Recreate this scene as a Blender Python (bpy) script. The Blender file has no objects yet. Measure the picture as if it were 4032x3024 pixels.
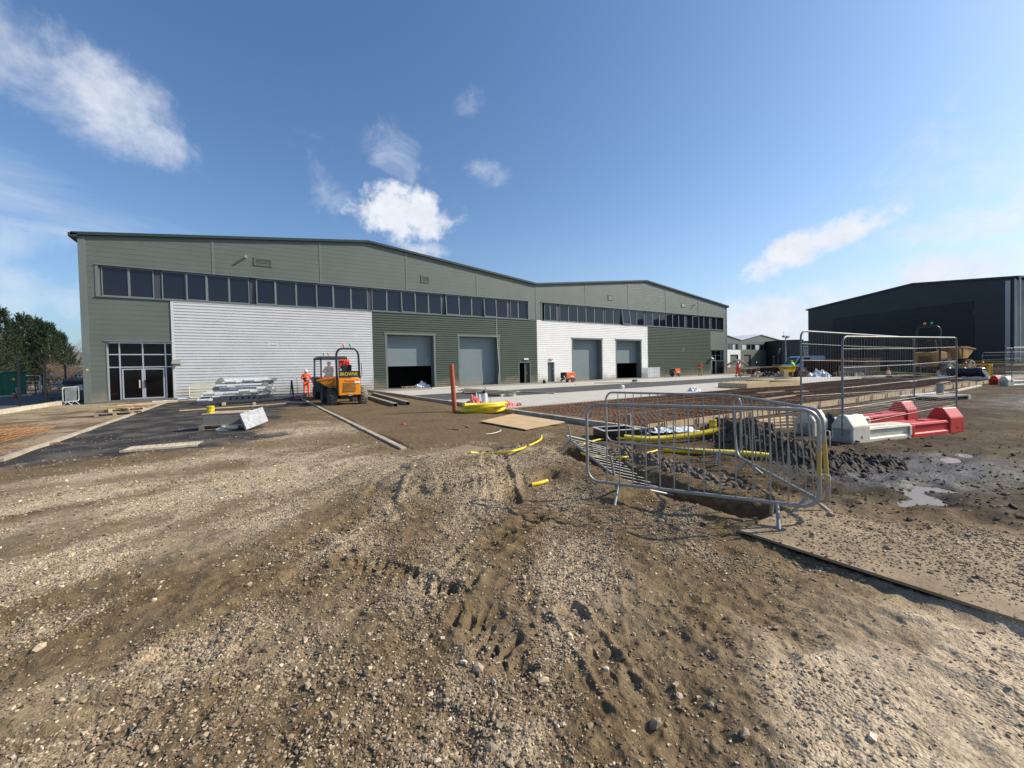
import bpy, math, random
import numpy as np
from mathutils import Vector, Matrix
from math import sin, cos, pi, radians, atan2, sqrt, tan
random.seed(7); rng = np.random.default_rng(7)
S = bpy.context.scene
C = S.collection
# ------------------------------------------------------------------ camera
FPX, CX, CY, TH, RO, EYE = 1611., 2016., 1482., radians(32.6), .0215, 1.62
PIT = math.atan(34/1611.)
_r0 = Vector((cos(TH), -sin(TH), 0)); _f = Vector((sin(TH)*cos(PIT), cos(TH)*cos(PIT), -sin(PIT))); _u = _r0.cross(_f)
_R = _r0*cos(RO) - _u*sin(RO); _U = _u*cos(RO) + _r0*sin(RO)
cd = bpy.data.cameras.new('camera'); cam = bpy.data.objects.new('camera', cd); C.objects.link(cam)
cam.matrix_world = Matrix(((_R.x, _U.x, -_f.x, 0), (_R.y, _U.y, -_f.y, 0), (_R.z, _U.z, -_f.z, EYE), (0, 0, 0, 1)))
cd.sensor_width = 36; cd.lens = FPX/4032*36; cd.shift_y = -30/4032; cd.clip_end = 6000; cd.clip_start = .05
S.camera = cam
S.render.resolution_x = 1024; S.render.resolution_y = 768
# ------------------------------------------------------------------ light
SUN_AZ, SUN_EL = radians(116), radians(36)          # azimuth measured from +Y towards +X
sd = bpy.data.lights.new('sun', 'SUN'); sd.energy = 5.0; sd.angle = radians(.5); sd.color = (1, .905, .76)
so = bpy.data.objects.new('sun', sd); C.objects.link(so)
sv = Vector((sin(SUN_AZ)*cos(SUN_EL), cos(SUN_AZ)*cos(SUN_EL), sin(SUN_EL)))
so.rotation_euler = sv.to_track_quat('Z', 'Y').to_euler(); so.location = (0, 0, 60)
S.view_settings.view_transform = 'Standard'; S.view_settings.look = 'None'; S.view_settings.exposure = 0.20; S.view_settings.gamma = 1

def ray(x, y): return _f + _R*((x-CX)/FPX) - _U*((y-CY)/FPX)
def gp(x, y, z=0.):                                  # the ground point seen at a surveyed spot of the photo
    d = ray(x, y); t = (z-EYE)/d.z; return Vector((0, 0, EYE)) + d*t
def wy(x, y, Y): d = ray(x, y); return Vector((0, 0, EYE)) + d*(Y/d.y)
def dp(x, y, dep): return Vector((0, 0, EYE)) + ray(x, y)*dep
def zat(x, y, dep): return dp(x, y, dep).z

# world: sky + clouds by direction
W = bpy.data.worlds.new('World'); S.world = W; W.use_nodes = True
nt = W.node_tree; nt.nodes.clear(); N = nt.nodes.new; L = nt.links.new
wo = N('ShaderNodeOutputWorld'); bg = N('ShaderNodeBackground'); L(bg.outputs[0], wo.inputs[0])
bg.inputs[1].default_value = .102
sky = N('ShaderNodeTexSky'); sky.sky_type = 'NISHITA'; sky.sun_disc = False
sky.sun_elevation = SUN_EL; sky.sun_rotation = SUN_AZ; sky.air_density = 1.1; sky.dust_density = 1.6; sky.ozone_density = 2.2
tc = N('ShaderNodeTexCoord')
def wmath(op, a, b=None, c=None):
    n = N('ShaderNodeMath'); n.operation = op
    for i, v in enumerate((a, b, c)):
        if v is None: continue
        if isinstance(v, (int, float)): n.inputs[i].default_value = v
        else: L(v, n.inputs[i])
    return n.outputs[0]
def wdot(v):
    n = N('ShaderNodeVectorMath'); n.operation = 'DOT_PRODUCT'; L(tc.outputs['Generated'], n.inputs[0]); n.inputs[1].default_value = v; return n.outputs['Value']
def wnoise(sc, det, ro=.6, dis=0., off=(0, 0, 0), stretch=(1, 1, 1)):
    m = N('ShaderNodeMapping'); m.inputs['Location'].default_value = off; m.inputs['Scale'].default_value = stretch; L(tc.outputs['Generated'], m.inputs[0])
    n = N('ShaderNodeTexNoise'); n.inputs['Scale'].default_value = sc; n.inputs['Detail'].default_value = det; n.inputs['Roughness'].default_value = ro; n.inputs['Distortion'].default_value = dis
    L(m.outputs[0], n.inputs['Vector']); return n.outputs['Fac']
puff = wnoise(9, 10, .62, .12); puff2 = wnoise(16, 10, .62, .15, (2, 4, 1)); wisp = wnoise(9, 9, .68, .5, (3, 1, 2), (1, 1, 1.5)); streak = wnoise(3, 6, .6, .5, (1, 5, 0), (1, 1, 7)); fine = wnoise(22, 6, .6, .2)
def cloud(px, py, rx, ry, rot, tex, lo, hi, amt, na=2.2, nb=0.):
    d = ray(px, py).normalized(); e1 = (_R*cos(rot) - _U*sin(rot)); e1 = (e1 - d*e1.dot(d)).normalized(); e2 = d.cross(e1)
    dd = wmath('MAXIMUM', wdot(d), .05)
    u = wmath('DIVIDE', wmath('DIVIDE', wdot(e1), dd), rx/FPX); v = wmath('DIVIDE', wmath('DIVIDE', wdot(e2), dd), ry/FPX)
    r2 = wmath('ADD', wmath('MULTIPLY', u, u), wmath('MULTIPLY', v, v))
    front = wmath('GREATER_THAN', wdot(d), .3)
    m = wmath('SUBTRACT', wmath('ADD', wmath('MULTIPLY', tex, na), nb), wmath('MULTIPLY', r2, .55))      # noise eaten away with distance from the middle
    k = N('ShaderNodeMapRange'); k.interpolation_type = 'SMOOTHSTEP'; L(m, k.inputs[0]); k.inputs[1].default_value = lo; k.inputs[2].default_value = hi; k.inputs[3].default_value = 0; k.inputs[4].default_value = amt
    return wmath('MULTIPLY', k.outputs[0], front)
cl = [cloud(120, 270, 360, 130, .5, puff, .5, 1.5, .62), cloud(470, 420, 210, 110, .7, puff, .5, 1.5, .66),
      cloud(1600, 845, 165, 88, .1, puff2, .22, .85, 1., 2.3, -.1), cloud(1560, 620, 190, 120, .5, wisp, .85, 1.8, .5), cloud(1290, 690, 110, 170, -.3, wisp, .8, 1.8, .5),
      cloud(1920, 690, 90, 55, .1, wisp, .55, 1.4, .45), cloud(1700, 985, 130, 40, .05, puff, .6, 1.2, .7), cloud(1845, 410, 80, 80, 0, wisp, .8, 1.5, .25),
      cloud(3190, 965, 200, 50, -.42, puff2, .25, 1.0, 1., 2.3, -.1), cloud(3820, 880, 230, 60, -.2, wisp, .6, 1.3, .6),
      cloud(3010, 1270, 300, 110, -.1, puff, .45, 1.2, .75), cloud(3380, 1150, 420, 70, -.25, puff, .45, 1.2, .7), cloud(3740, 1080, 200, 60, -.05, puff, .5, 1.2, .8),
      cloud(250, 830, 800, 95, .38, streak, .4, 1.8, .5), cloud(120, 1170, 420, 90, .1, puff, .5, 1.4, .5), cloud(60, 940, 150, 60, 0, puff, .5, 1.3, .4),
      cloud(900, -600, 500, 250, .3, puff, .7, 1.4, .6), cloud(5200, 600, 700, 250, 0, wisp, .6, 1.4, .5)]
tot = cl[0]
for c in cl[1:]: tot = wmath('SUBTRACT', wmath('ADD', tot, c), wmath('MULTIPLY', tot, c))
# clouds behind the camera, seen in the glass
back = N('ShaderNodeMapRange'); back.interpolation_type = 'SMOOTHSTEP'; L(puff, back.inputs[0]); back.inputs[1].default_value = .5; back.inputs[2].default_value = .75; back.inputs[3].default_value = 0; back.inputs[4].default_value = .3
tot = wmath('MAXIMUM', tot, wmath('MULTIPLY', back.outputs[0], wmath('LESS_THAN', wdot(_f), -.1)))
cc = N('ShaderNodeMix'); cc.data_type = 'RGBA'; L(fine, cc.inputs[0]); cc.inputs[6].default_value = (5.6, 6.1, 7.2, 1); cc.inputs[7].default_value = (8.6, 8.7, 9.0, 1)
# pale haze low in the sky, stronger towards the sun's side
geo = N('ShaderNodeSeparateXYZ'); L(tc.outputs['Generated'], geo.inputs[0])
hz = wmath('POWER', wmath('SUBTRACT', 1., wmath('MAXIMUM', geo.outputs[2], 0.)), 5.)
sidev = wmath('ADD', .35, wmath('MULTIPLY', wmath('MAXIMUM', wdot(Vector((sin(SUN_AZ), cos(SUN_AZ), 0))), -.3), .55))
hm = N('ShaderNodeMix'); hm.data_type = 'RGBA'; L(wmath('MULTIPLY', hz, sidev), hm.inputs[0]); L(sky.outputs[0], hm.inputs[6]); hm.inputs[7].default_value = (7.6, 7.3, 7.2, 1)
tint = N('ShaderNodeMix'); tint.data_type = 'RGBA'; tint.blend_type = 'MULTIPLY'; tint.inputs[0].default_value = 1; L(hm.outputs[2], tint.inputs[6]); tint.inputs[7].default_value = (.85, 1.08, 1.32, 1)
mx = N('ShaderNodeMix'); mx.data_type = 'RGBA'; L(tot, mx.inputs[0]); L(tint.outputs[2], mx.inputs[6]); L(cc.outputs[2], mx.inputs[7]); L(mx.outputs[2], bg.inputs[0])

# ------------------------------------------------------------------ helpers
class MB:
    def __init__(s): s.v = []; s.f = []
    def add(s, vs, fs):
        o = len(s.v); s.v += [tuple(v) for v in vs]; s.f += [tuple(i+o for i in f) for f in fs]; return s
    def box(s, a, b, M=None):
        x0, y0, z0 = a; x1, y1, z1 = b
        vs = [Vector(p) for p in ((x0,y0,z0),(x1,y0,z0),(x1,y1,z0),(x0,y1,z0),(x0,y0,z1),(x1,y0,z1),(x1,y1,z1),(x0,y1,z1))]
        if M is not None: vs = [M @ v for v in vs]
        return s.add(vs, [(0,3,2,1),(4,5,6,7),(0,1,5,4),(1,2,6,5),(2,3,7,6),(3,0,4,7)])
    def bar(s, p, q, w, h, up=Vector((0,0,1))):                       # rectangular bar from p to q
        p = Vector(p); q = Vector(q); d = (q-p).normalized(); a = d.cross(up)
        if a.length < 1e-4: a = d.cross(Vector((1,0,0)))
        a.normalize(); b = a.cross(d); a = a*w/2; b = b*h/2
        vs = [p-a-b, p+a-b, p+a+b, p-a+b, q-a-b, q+a-b, q+a+b, q-a+b]
        return s.add(vs, [(0,3,2,1),(4,5,6,7),(0,1,5,4),(1,2,6,5),(2,3,7,6),(3,0,4,7)])
    def tube(s, path, r, n=8, closed=False, caps=True):
        P = [Vector(p) for p in path]; m = len(P); rs = r if isinstance(r, (list, tuple)) else [r]*m
        d0 = (P[1]-P[0]).normalized(); ref = Vector((0,0,1)) if abs(d0.z) < .9 else Vector((1,0,0)); a = d0.cross(ref).normalized()
        vs = []
        for i in range(m):
            if closed: d = (P[(i+1) % m]-P[i-1]).normalized()
            else: d = (P[min(i+1, m-1)]-P[max(i-1, 0)]).normalized()
            a = (a - d*a.dot(d)); a = a.normalized() if a.length > 1e-6 else d.orthogonal().normalized(); b = d.cross(a)
            for k in range(n): t = 2*pi*k/n; vs.append(P[i] + (a*cos(t)+b*sin(t))*rs[i])
        fs = []
        for i in range(m if closed else m-1):
            j = (i+1) % m
            for k in range(n): l = (k+1) % n; fs.append((i*n+k, i*n+l, j*n+l, j*n+k))
        if caps and not closed: fs += [tuple(range(n-1, -1, -1)), tuple((m-1)*n+k for k in range(n))]
        return s.add(vs, fs)
    def prism(s, poly, axis, a, b, M=None):                           # 2D polygon extruded along an axis
        def P(u, v, t): return {'x': (t, u, v), 'y': (u, t, v), 'z': (u, v, t)}[axis]
        n = len(poly); vs = [Vector(P(u, v, a)) for u, v in poly] + [Vector(P(u, v, b)) for u, v in poly]
        if M is not None: vs = [M @ v for v in vs]
        return s.add(vs, [tuple(range(n-1, -1, -1)), tuple(range(n, 2*n))] + [(i, (i+1) % n, n+(i+1) % n, n+i) for i in range(n)])
    def lathe(s, prof, n=16, M=None):                                 # (r,z) profile about z
        vs = []
        for r, z in prof:
            for k in range(n): t = 2*pi*k/n; vs.append(Vector((r*cos(t), r*sin(t), z)))
        if M is not None: vs = [M @ v for v in vs]
        m = len(prof); fs = [(i*n+k, i*n+(k+1) % n, (i+1)*n+(k+1) % n, (i+1)*n+k) for i in range(m-1) for k in range(n)]
        fs += [tuple(range(n-1, -1, -1)), tuple((m-1)*n+k for k in range(n))]
        return s.add(vs, fs)
    def build(s, name, mat, parent=None, smooth=False, bevel=0.):
        me = bpy.data.meshes.new(name); me.from_pydata(s.v, [], s.f); me.update()
        import bmesh
        bm = bmesh.new(); bm.from_mesh(me); bmesh.ops.recalc_face_normals(bm, faces=bm.faces); bm.to_mesh(me); bm.free()
        me.materials.append(mat)
        if smooth:
            me.polygons.foreach_set('use_smooth', [True]*len(me.polygons)); 
            try: me.set_sharp_from_angle(angle=radians(50))
            except Exception: pass
        o = bpy.data.objects.new(name, me); C.objects.link(o)
        if bevel: b = o.modifiers.new('bevel', 'BEVEL'); b.width = bevel; b.segments = 2; b.limit_method = 'ANGLE'
        if parent is not None: o.parent = parent
        return o
def tag(o, label=None, cat=None, group=None, kind=None):
    if label: o['label'] = label
    if cat: o['category'] = cat
    if group: o['group'] = group
    if kind: o['kind'] = kind
    return o
def thing(name, label, cat, loc=(0,0,0), rz=0., group=None):
    o = bpy.data.objects.new(name, None); C.objects.link(o); o.empty_display_size = .2; o.location = loc; o.rotation_euler = (0, 0, rz)
    return tag(o, label, cat, group)
def copytree(o, parent=None):
    c = o.copy(); C.objects.link(c)
    if parent is not None: c.parent = parent
    for ch in [x for x in S.objects if x.parent == o]: copytree(ch, c)
    return c
def single(mb, name, mat, label, cat, group=None, smooth=False, bevel=0.): return tag(mb.build(name, mat, None, smooth, bevel), label, cat, group)
def Rz(a): return Matrix.Rotation(a, 4, 'Z')
def T(x, y, z): return Matrix.Translation((x, y, z))
def blob(c, r, seed=0, sub=2, amp=.3, flat=1.):
    """lumpy closed mesh, returns verts/faces"""
    import bmesh
    bm = bmesh.new(); bmesh.ops.create_icosphere(bm, subdivisions=sub, radius=1); q = random.Random(seed); ph = [(q.uniform(1.5, 5), q.uniform(0, 6), q.uniform(1.5, 5), q.uniform(0, 6)) for _ in range(3)]
    vs = []
    for v in bm.verts:
        p = v.co; k = 1 + amp*sum(sin(a*p.x+b+p.z*2)*sin(c2*p.y+d-p.z) for a, b, c2, d in ph)/1.5
        vs.append((c[0]+p.x*r[0]*k, c[1]+p.y*r[1]*k, c[2]+p.z*r[2]*k*flat))
    fs = [tuple(v.index for v in f.verts) for f in bm.faces]; bm.free(); return vs, fs

# ------------------------------------------------------------------ materials
MATS = {}
def mat(name, col, rough=.6, metal=0., var=.12, scale=3., bump=0., bscale=20., col2=None, f2=.5, spec=None, stretch=None, alpha=None):
    m = bpy.data.materials.new(name); m.use_nodes = True; t = m.node_tree; b = t.nodes['Principled BSDF']; n = t.nodes.new; l = t.links.new
    b.inputs['Roughness'].default_value = rough; b.inputs['Metallic'].default_value = metal
    if spec is not None: b.inputs['Specular IOR Level'].default_value = spec
    g = n('ShaderNodeTexCoord'); mp = n('ShaderNodeMapping'); l(g.outputs['Object'], mp.inputs[0])
    if stretch: mp.inputs['Scale'].default_value = stretch
    no = n('ShaderNodeTexNoise'); no.inputs['Scale'].default_value = scale; no.inputs['Detail'].default_value = 6; no.inputs['Roughness'].default_value = .65; l(mp.outputs[0], no.inputs['Vector'])
    cr = n('ShaderNodeValToRGB'); l(no.outputs['Fac'], cr.inputs[0])
    c2 = col2 if col2 else tuple(c*(1-2*var) for c in col)
    c1 = col if col2 else tuple(min(1, c*(1+var)) for c in col)
    cr.color_ramp.elements[0].color = (*c2, 1); cr.color_ramp.elements[1].color = (*c1, 1)
    cr.color_ramp.elements[0].position = f2-.22; cr.color_ramp.elements[1].position = f2+.15
    l(cr.outputs[0], b.inputs['Base Color'])
    mr = n('ShaderNodeMapRange'); l(no.outputs['Fac'], mr.inputs[0]); mr.inputs[3].default_value = min(1, rough+.12); mr.inputs[4].default_value = max(.03, rough-.08); l(mr.outputs[0], b.inputs['Roughness'])
    if name in ('silver_cladding', 'white_cladding', 'green_cladding', 'composite_panel', 'roller_door_grey'):   # dust thrown up on the foot of the walls
        sx = n('ShaderNodeSeparateXYZ'); l(g.outputs['Object'], sx.inputs[0]); n3 = n('ShaderNodeTexNoise'); n3.inputs['Scale'].default_value = 1.1; n3.inputs['Detail'].default_value = 7; l(g.outputs['Object'], n3.inputs['Vector'])
        a1 = n('ShaderNodeMath'); a1.operation = 'MULTIPLY_ADD'; l(n3.outputs['Fac'], a1.inputs[0]); a1.inputs[1].default_value = -1.6; l(sx.outputs['Z'], a1.inputs[2])
        m3 = n('ShaderNodeMapRange'); l(a1.outputs[0], m3.inputs[0]); m3.inputs[1].default_value = -.75; m3.inputs[2].default_value = .1; m3.inputs[3].default_value = .6; m3.inputs[4].default_value = 0.
        x3 = n('ShaderNodeMix'); x3.data_type = 'RGBA'; l(m3.outputs[0], x3.inputs[0]); l(cr.outputs[0], x3.inputs[6]); x3.inputs[7].default_value = (.33, .27, .19, 1); l(x3.outputs[2], b.inputs['Base Color'])
    if bump:
        n2 = n('ShaderNodeTexNoise'); n2.inputs['Scale'].default_value = bscale; n2.inputs['Detail'].default_value = 5; l(mp.outputs[0], n2.inputs['Vector'])
        bp = n('ShaderNodeBump'); bp.inputs['Strength'].default_value = bump; bp.inputs['Distance'].default_value = .02; l(n2.outputs['Fac'], bp.inputs['Height']); l(bp.outputs[0], b.inputs['Normal'])
    MATS[name] = m; return m
M = dict(
 panel=mat('composite_panel', (.122,.143,.122), .5, 0, .05, .6, .05, 8),
 trim=mat('dark_green_trim', (.030,.052,.045), .4, 0, .08, 1.),
 trimg=mat('grey_green_trim', (.15,.178,.165), .45, 0, .06, 1.),
 silver=mat('silver_cladding', (.65,.65,.65), .5, 0, .04, .8),
 white=mat('white_cladding', (.90,.88,.84), .45, 0, .03, .8),
 green=mat('green_cladding', (.070,.094,.066), .5, 0, .06, .8),
 roof=mat('roof_sheet', (.62,.64,.66), .4, .1, .06, .5),
 door=mat('roller_door_grey', (.17,.215,.225), .5, 0, .04, 1.),
 pdoor=mat('dark_green_door', (.06,.085,.075), .4, 0, .05, 1.),
 frame=mat('window_frame', (.17,.20,.19), .4, 0, .05, 2.),
 alu=mat('silver_frame', (.55,.58,.62), .3, .5, .05, 2.),
 dark=mat('gap_and_shade_black', (.02,.02,.022), .9),  # near-black for gaps and slats, and for shade painted in place of openings
 wallin=mat('interior_wall', (.10,.10,.10), .9),
 conc=mat('concrete', (.40,.38,.345), .85, 0, .12, 1.3, .3, 25),
 concd=mat('damp_concrete', (.16,.15,.135), .85, 0, .2, 2., .3, 25),
 kerb=mat('kerb_concrete', (.46,.395,.30), .85, 0, .15, 3., .3, 30, (.24,.185,.12), .45),
 kerbc=mat('cream_kerb_stone', (.56,.49,.38), .85, 0, .15, 3., .3, 30, (.36,.30,.22), .42),
 galvb=mat('barrier_steel', (.33,.33,.315), .45, .35, .14, 12., .1, 60, (.25,.235,.205), .4),
 asph=mat('asphalt', (.075,.073,.072), .85, 0, .2, 1.2, .5, 60),
 galv=mat('galvanised_steel', (.40,.405,.40), .45, .35, .12, 12., .1, 60),
 galvh=mat('weathered_fence_tube', (.22,.22,.215), .5, .35, .15, 10.),
 galvd=mat('dull_galvanised_steel', (.32,.32,.31), .55, .3, .2, 10.),
 rust=mat('rusty_steel', (.30,.155,.080), .8, .2, .3, 6.),
 rustd=mat('dark_rusty_steel', (.075,.042,.03), .8, .2, .3, 3.),
 wood=mat('sawn_timber', (.52,.38,.22), .8, 0, .2, 3., .2, 15, stretch=(1,6,6)),
 ply=mat('plywood', (.56,.38,.20), .75, 0, .1, 2., .1, 20),
 osb=mat('strand_board', (.58,.44,.26), .8, 0, .2, 14.),
 woodg=mat('weathered_timber', (.30,.24,.17), .85, 0, .2, 4., .2, 15),
 yellow=mat('yellow_plastic', (.80,.60,.02), .4, 0, .06, 3.),
 yellow2=mat('deep_yellow_plastic', (.72,.42,.012), .4, 0, .08, 3.),
 orange=mat('machine_yellow', (.80,.29,.010), .38, 0, .08, 2.),
 orangeb=mat('machine_orange', (.75,.12,.025), .4, 0, .06, 2.),
 ochre=mat('muddy_machine_yellow', (.36,.20,.06), .7, 0, .25, 3.),
 woodp=mat('pale_dusty_timber', (.50,.43,.32), .85, 0, .2, 4., .2, 15),
 worny=mat('worn_yellow_paint', (.50,.33,.05), .6, 0, .1, 14., 0, 20, (.30,.28,.22), .42),
 clay=mat('clay_pipe', (.42,.10,.035), .5, 0, .12, 4.),
 red=mat('red_plastic', (.60,.028,.022), .42, 0, .1, 3., .1, 30),
 redm=mat('red_paint', (.50,.03,.025), .4, 0, .08, 3.),
 cream=mat('cream_plastic', (.74,.68,.54), .5, 0, .12, 4., .1, 30, (.52,.46,.36), .42),
 black=mat('black_rubber', (.022,.022,.024), .75, 0, .2, 6.),
 blackp=mat('black_paint', (.018,.019,.021), .35, 0, .1, 4.),
 tyre=mat('dusty_tyre', (.075,.068,.06), .85, 0, .3, 5., .3, 30),
 tyred=mat('mud_caked_tyre', (.24,.21,.17), .9, 0, .3, 5., .4, 30),
 hivis=mat('hivis_orange', (.95,.12,.015), .7, 0, .1, 8., .3, 20),
 hired=mat('hivis_red_orange', (.75,.06,.02), .7, 0, .1, 8.),
 hiyel=mat('hivis_yellow', (.40,.80,.06), .7, 0, .1, 8.),
 refl=mat('reflective_tape', (.62,.63,.62), .4, .2),
 skin=mat('skin', (.50,.28,.20), .6),
 hatw=mat('white_helmet', (.82,.82,.80), .3),
 navy=mat('dark_workwear', (.03,.035,.045), .85),
 greenb=mat('green_cabinet', (.012,.13,.065), .45, 0, .1, 2.),
 greeng=mat('green_bag', (.02,.22,.08), .6),
 poly=mat('white_polythene', (.62,.66,.70), .25, 0, .1, 5., .4, 8),
 polyb=mat('black_polythene', (.012,.012,.015), .28, 0, .1, 5., .4, 8),
 pink=mat('faded_pink_cloth', (.70,.20,.18), .8, 0, .3, 9., .3, 12),
 stone=mat('marbled_slab', (.22,.225,.235), .5, 0, .1, 9., 0, 20, (.50,.50,.52), .52),
 binm=mat('grey_bin_plastic', (.055,.06,.075), .5),
 bark=mat('bark', (.16,.12,.09), .9, 0, .2, 8.),
 twig=mat('bare_twigs', (.23,.17,.125), .9, 0, .2, 4.),
 pine=mat('pine_needles', (.020,.048,.016), .7, 0, .3, 1.2),
 pine2=mat('grey_green_needles', (.034,.062,.026), .7, 0, .3, 1.2),
 dcharc=mat('charcoal_cladding', (.034,.039,.041), .55, 0, .05, .4),
 dgreen=mat('dark_ribbed_cladding', (.018,.024,.024), .5, 0, .05, .4),
 grp=mat('olive_insulation_sheet', (.32,.29,.10), .8, 0, .2, 3.),
 lightw=mat('white_lamp_housing', (.8,.8,.78), .4),
 amber=mat('amber_lens', (.85,.28,.12), .25),
 gbeac=mat('green_lens', (.05,.55,.18), .25),
 vanw=mat('white_van_paint', (.62,.66,.72), .25, 0, .05, 1.),
)
def glass(name, col, rough=.04, spec=.5):
    m = bpy.data.materials.new(name); m.use_nodes = True; b = m.node_tree.nodes['Principled BSDF']
    b.inputs['Base Color'].default_value = (*col, 1); b.inputs['Roughness'].default_value = rough; b.inputs['Specular IOR Level'].default_value = spec; b.inputs['IOR'].default_value = 1.5
    return m
M['glass'] = glass('tinted_glass', (.010,.013,.022)); M['dglass'] = glass('dark_entrance_glass', (.004,.004,.005), .05, .22); M['cabglass'] = glass('cab_glass', (.05,.08,.08), .05)
def clear_glass():
    m = bpy.data.materials.new('clear_cab_glass'); m.use_nodes = True; t = m.node_tree; b = t.nodes['Principled BSDF']
    b.inputs['Base Color'].default_value = (.75,.85,.85,1); b.inputs['Roughness'].default_value = .03; b.inputs['Alpha'].default_value = .10; return m
M['clear'] = clear_glass()
# ------------------------------------------------------------------ noise for the terrain
_prm = np.random.default_rng(11).permutation(4096); _gr = np.random.default_rng(12).uniform(0, 2*pi, 4096); _gx = np.cos(_gr); _gy = np.sin(_gr)
def gn(x, y, s=0):
    xi = np.floor(x).astype(np.int64); yi = np.floor(y).astype(np.int64); xf = x-xi; yf = y-yi
    u = xf*xf*xf*(xf*(xf*6-15)+10); v = yf*yf*yf*(yf*(yf*6-15)+10)
    def g(i, j, dx, dy): h = _prm[(_prm[(xi+i+s*57) & 4095] + yi+j) & 4095]; return _gx[h]*dx+_gy[h]*dy
    a = g(0,0,xf,yf); b = g(1,0,xf-1,yf); c = g(0,1,xf,yf-1); d = g(1,1,xf-1,yf-1)
    return ((a+(b-a)*u)*(1-v) + (c+(d-c)*u)*v)*1.5
def fb(x, y, s=0, o=4, lac=2.1, g=.5):
    r = 0; a = 1; f = 1
    for i in range(o): r = r + a*gn(x*f, y*f, s+i*3); a *= g; f *= lac
    return r
def sm(e0, e1, x): t = np.clip((x-e0)/(e1-e0), 0, 1); return t*t*(3-2*t)
def segd(x, y, P):                                                     # distance to a polyline, and the arc length there
    best = np.full(x.shape, 1e9); arc = np.zeros(x.shape); side = np.zeros(x.shape); acc = 0
    for (ax, ay), (bx, by) in zip(P[:-1], P[1:]):
        dx, dy = bx-ax, by-ay; l2 = dx*dx+dy*dy; t = np.clip(((x-ax)*dx+(y-ay)*dy)/l2, 0, 1); ex = x-ax-t*dx; ey = y-ay-t*dy; d = np.hypot(ex, ey)
        m = d < best; best = np.where(m, d, best); arc = np.where(m, acc+t*sqrt(l2), arc); side = np.where(m, np.sign(ex*dy-ey*dx), side); acc += sqrt(l2)
    return best, arc, side
TRENCH = [(4.98, 5.9), (4.80, 4.9), (4.62, 3.9), (4.50, 3.0), (4.62, 2.35)]
BERM = [(4.35, 6.6), (4.12, 5.4), (3.95, 4.3), (3.72, 3.5)]
YX = 8.2
def masks(x, y):
    n1 = fb(x/1.3, y/1.3, 1, 4); n2 = fb(x/.5, y/.5, 5, 3); n3 = fb(x/3.5, y/3.5, 9, 3)
    tar = sm(-.3, .3, y-11.1-.45*n2-.35*n1 - .10*(x+4)) * sm(.35, -.35, x-.35-.9*n1-.14*(y-14))*sm(-4.5,-4.1,x)
    tar = np.maximum(tar, sm(20.5, 24, y+n1*1.5)*sm(-4.2,-4.,x)*sm(2.7,2.5,x))*sm(35.5,34.5,y)
    rr = np.hypot(x, y)
    # pale crushed stone: left of the picture and in bands; brown mud elsewhere
    u = x*cos(.5)+y*sin(.5)
    an = fb((x+y)/5.5+3, (x-y)/.8, 13, 3)*sm(11, 8, y)
    grav = .42 + .6*n3 + .6*n1 + .5*an + .35*n2
    grav += .35*np.exp(-((x+1.2)**2/9+(y-7.5)**2/8))+.55*np.exp(-((x-3.4)**2/.9+(y-6)**2/1.9)) + .38*np.exp(-((x-.2)**2/.25+(y-2.2)**2/3)) + .3*np.exp(-((x-2.2)**2/.5+(y-3.2)**2/2))
    grav -= .75*np.exp(-(((y-8.2-.35*(x+4))/.55)**2))*sm(.8,-1.,x)            # wheel-flattened brown band on the left
    grav -= .5*np.exp(-(((y-4.4-.55*(x+1))/.45)**2))*sm(1.2,-.5,x)
    grav = np.where((x > 2.7) & (y > 8.2), grav*.35-.12, grav)
    grav += .45*sm(-4.1,-4.4,x)
    mud = sm(5.0, 5.9, x + .5*n1 - .9*np.clip(1.3-y,0,9))*sm(7.5, 5.6, y)                             # dark churned ground right of the trench
    mudd = mud*np.clip(.85+.6*n1, .25, 1)
    wet = np.clip(1.5*np.exp(-((x-7.2)**2/2.2+(y-2.2)**2/.55))+1.1*np.exp(-((x-8.9)**2/1.8+(y-1.4)**2/1.0))+ .5*n2-.15, 0, 1)*sm(6.,6.9,x)
    wet = np.maximum(wet, np.clip(1.0*np.exp(-((x-25)**2/30+(y-2.)**2/3))+.4*n2-.2,0,1))
    def pe(px, py, rx, ry, rot=0.):
        c = gp(px, py); dx, dy = x-c.x, y-c.y; u_, v_ = dx*cos(rot)+dy*sin(rot), -dx*sin(rot)+dy*cos(rot); return np.exp(-((u_/rx)**2+(v_/ry)**2))
    patch = 1.3*pe(500, 1960, 2.6, 1.1, .05)+1.1*pe(1150, 1850, 1.5, .9, .2)+.9*pe(950, 2080, 1.2, .45, .2)+1.0*pe(250, 2180, .9, .25, .5)+1.1*pe(1650, 1830, .8, .5)+1.5*pe(3700, 2900, .75, .42)+1.5*pe(3950, 2500, .6, .6)+1.2*pe(4100,2900,.8,.6)+.8*pe(2050, 2950, .12, .09)+.7*pe(150, 2750, .3, .2)+.6*pe(2350,2330,.35,.5,-.6)+.6*pe(1150,2500,.5,.3)
    patch = patch + 1.1*pe(1150, 1700, 1.3, 1.5)+.9*pe(250, 1890, 2.2, .35, .1)+.8*pe(850, 1800, 1.2, .5)
    patch -= 1.2*pe(350, 1985, 3.4, .28, .30)+.8*pe(1500, 1980, 1., .3)
    sand0 = np.clip(patch*(.85+.35*n1+.3*n2+.5*an) + .35*np.clip(an-.1, 0, 1)*(x < 2.6), 0, 1)
    sand = 0*sm(.9, 2.6, x - .25*n1 - .55*(y-.4))*sm(2.6, 1.6, y+.3*n1) 
    sand = np.clip(sand0 + .35*sm(3.9,4.3,x)*sm(2.3,1.9,y)*(.8+n1), 0, 1)
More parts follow.
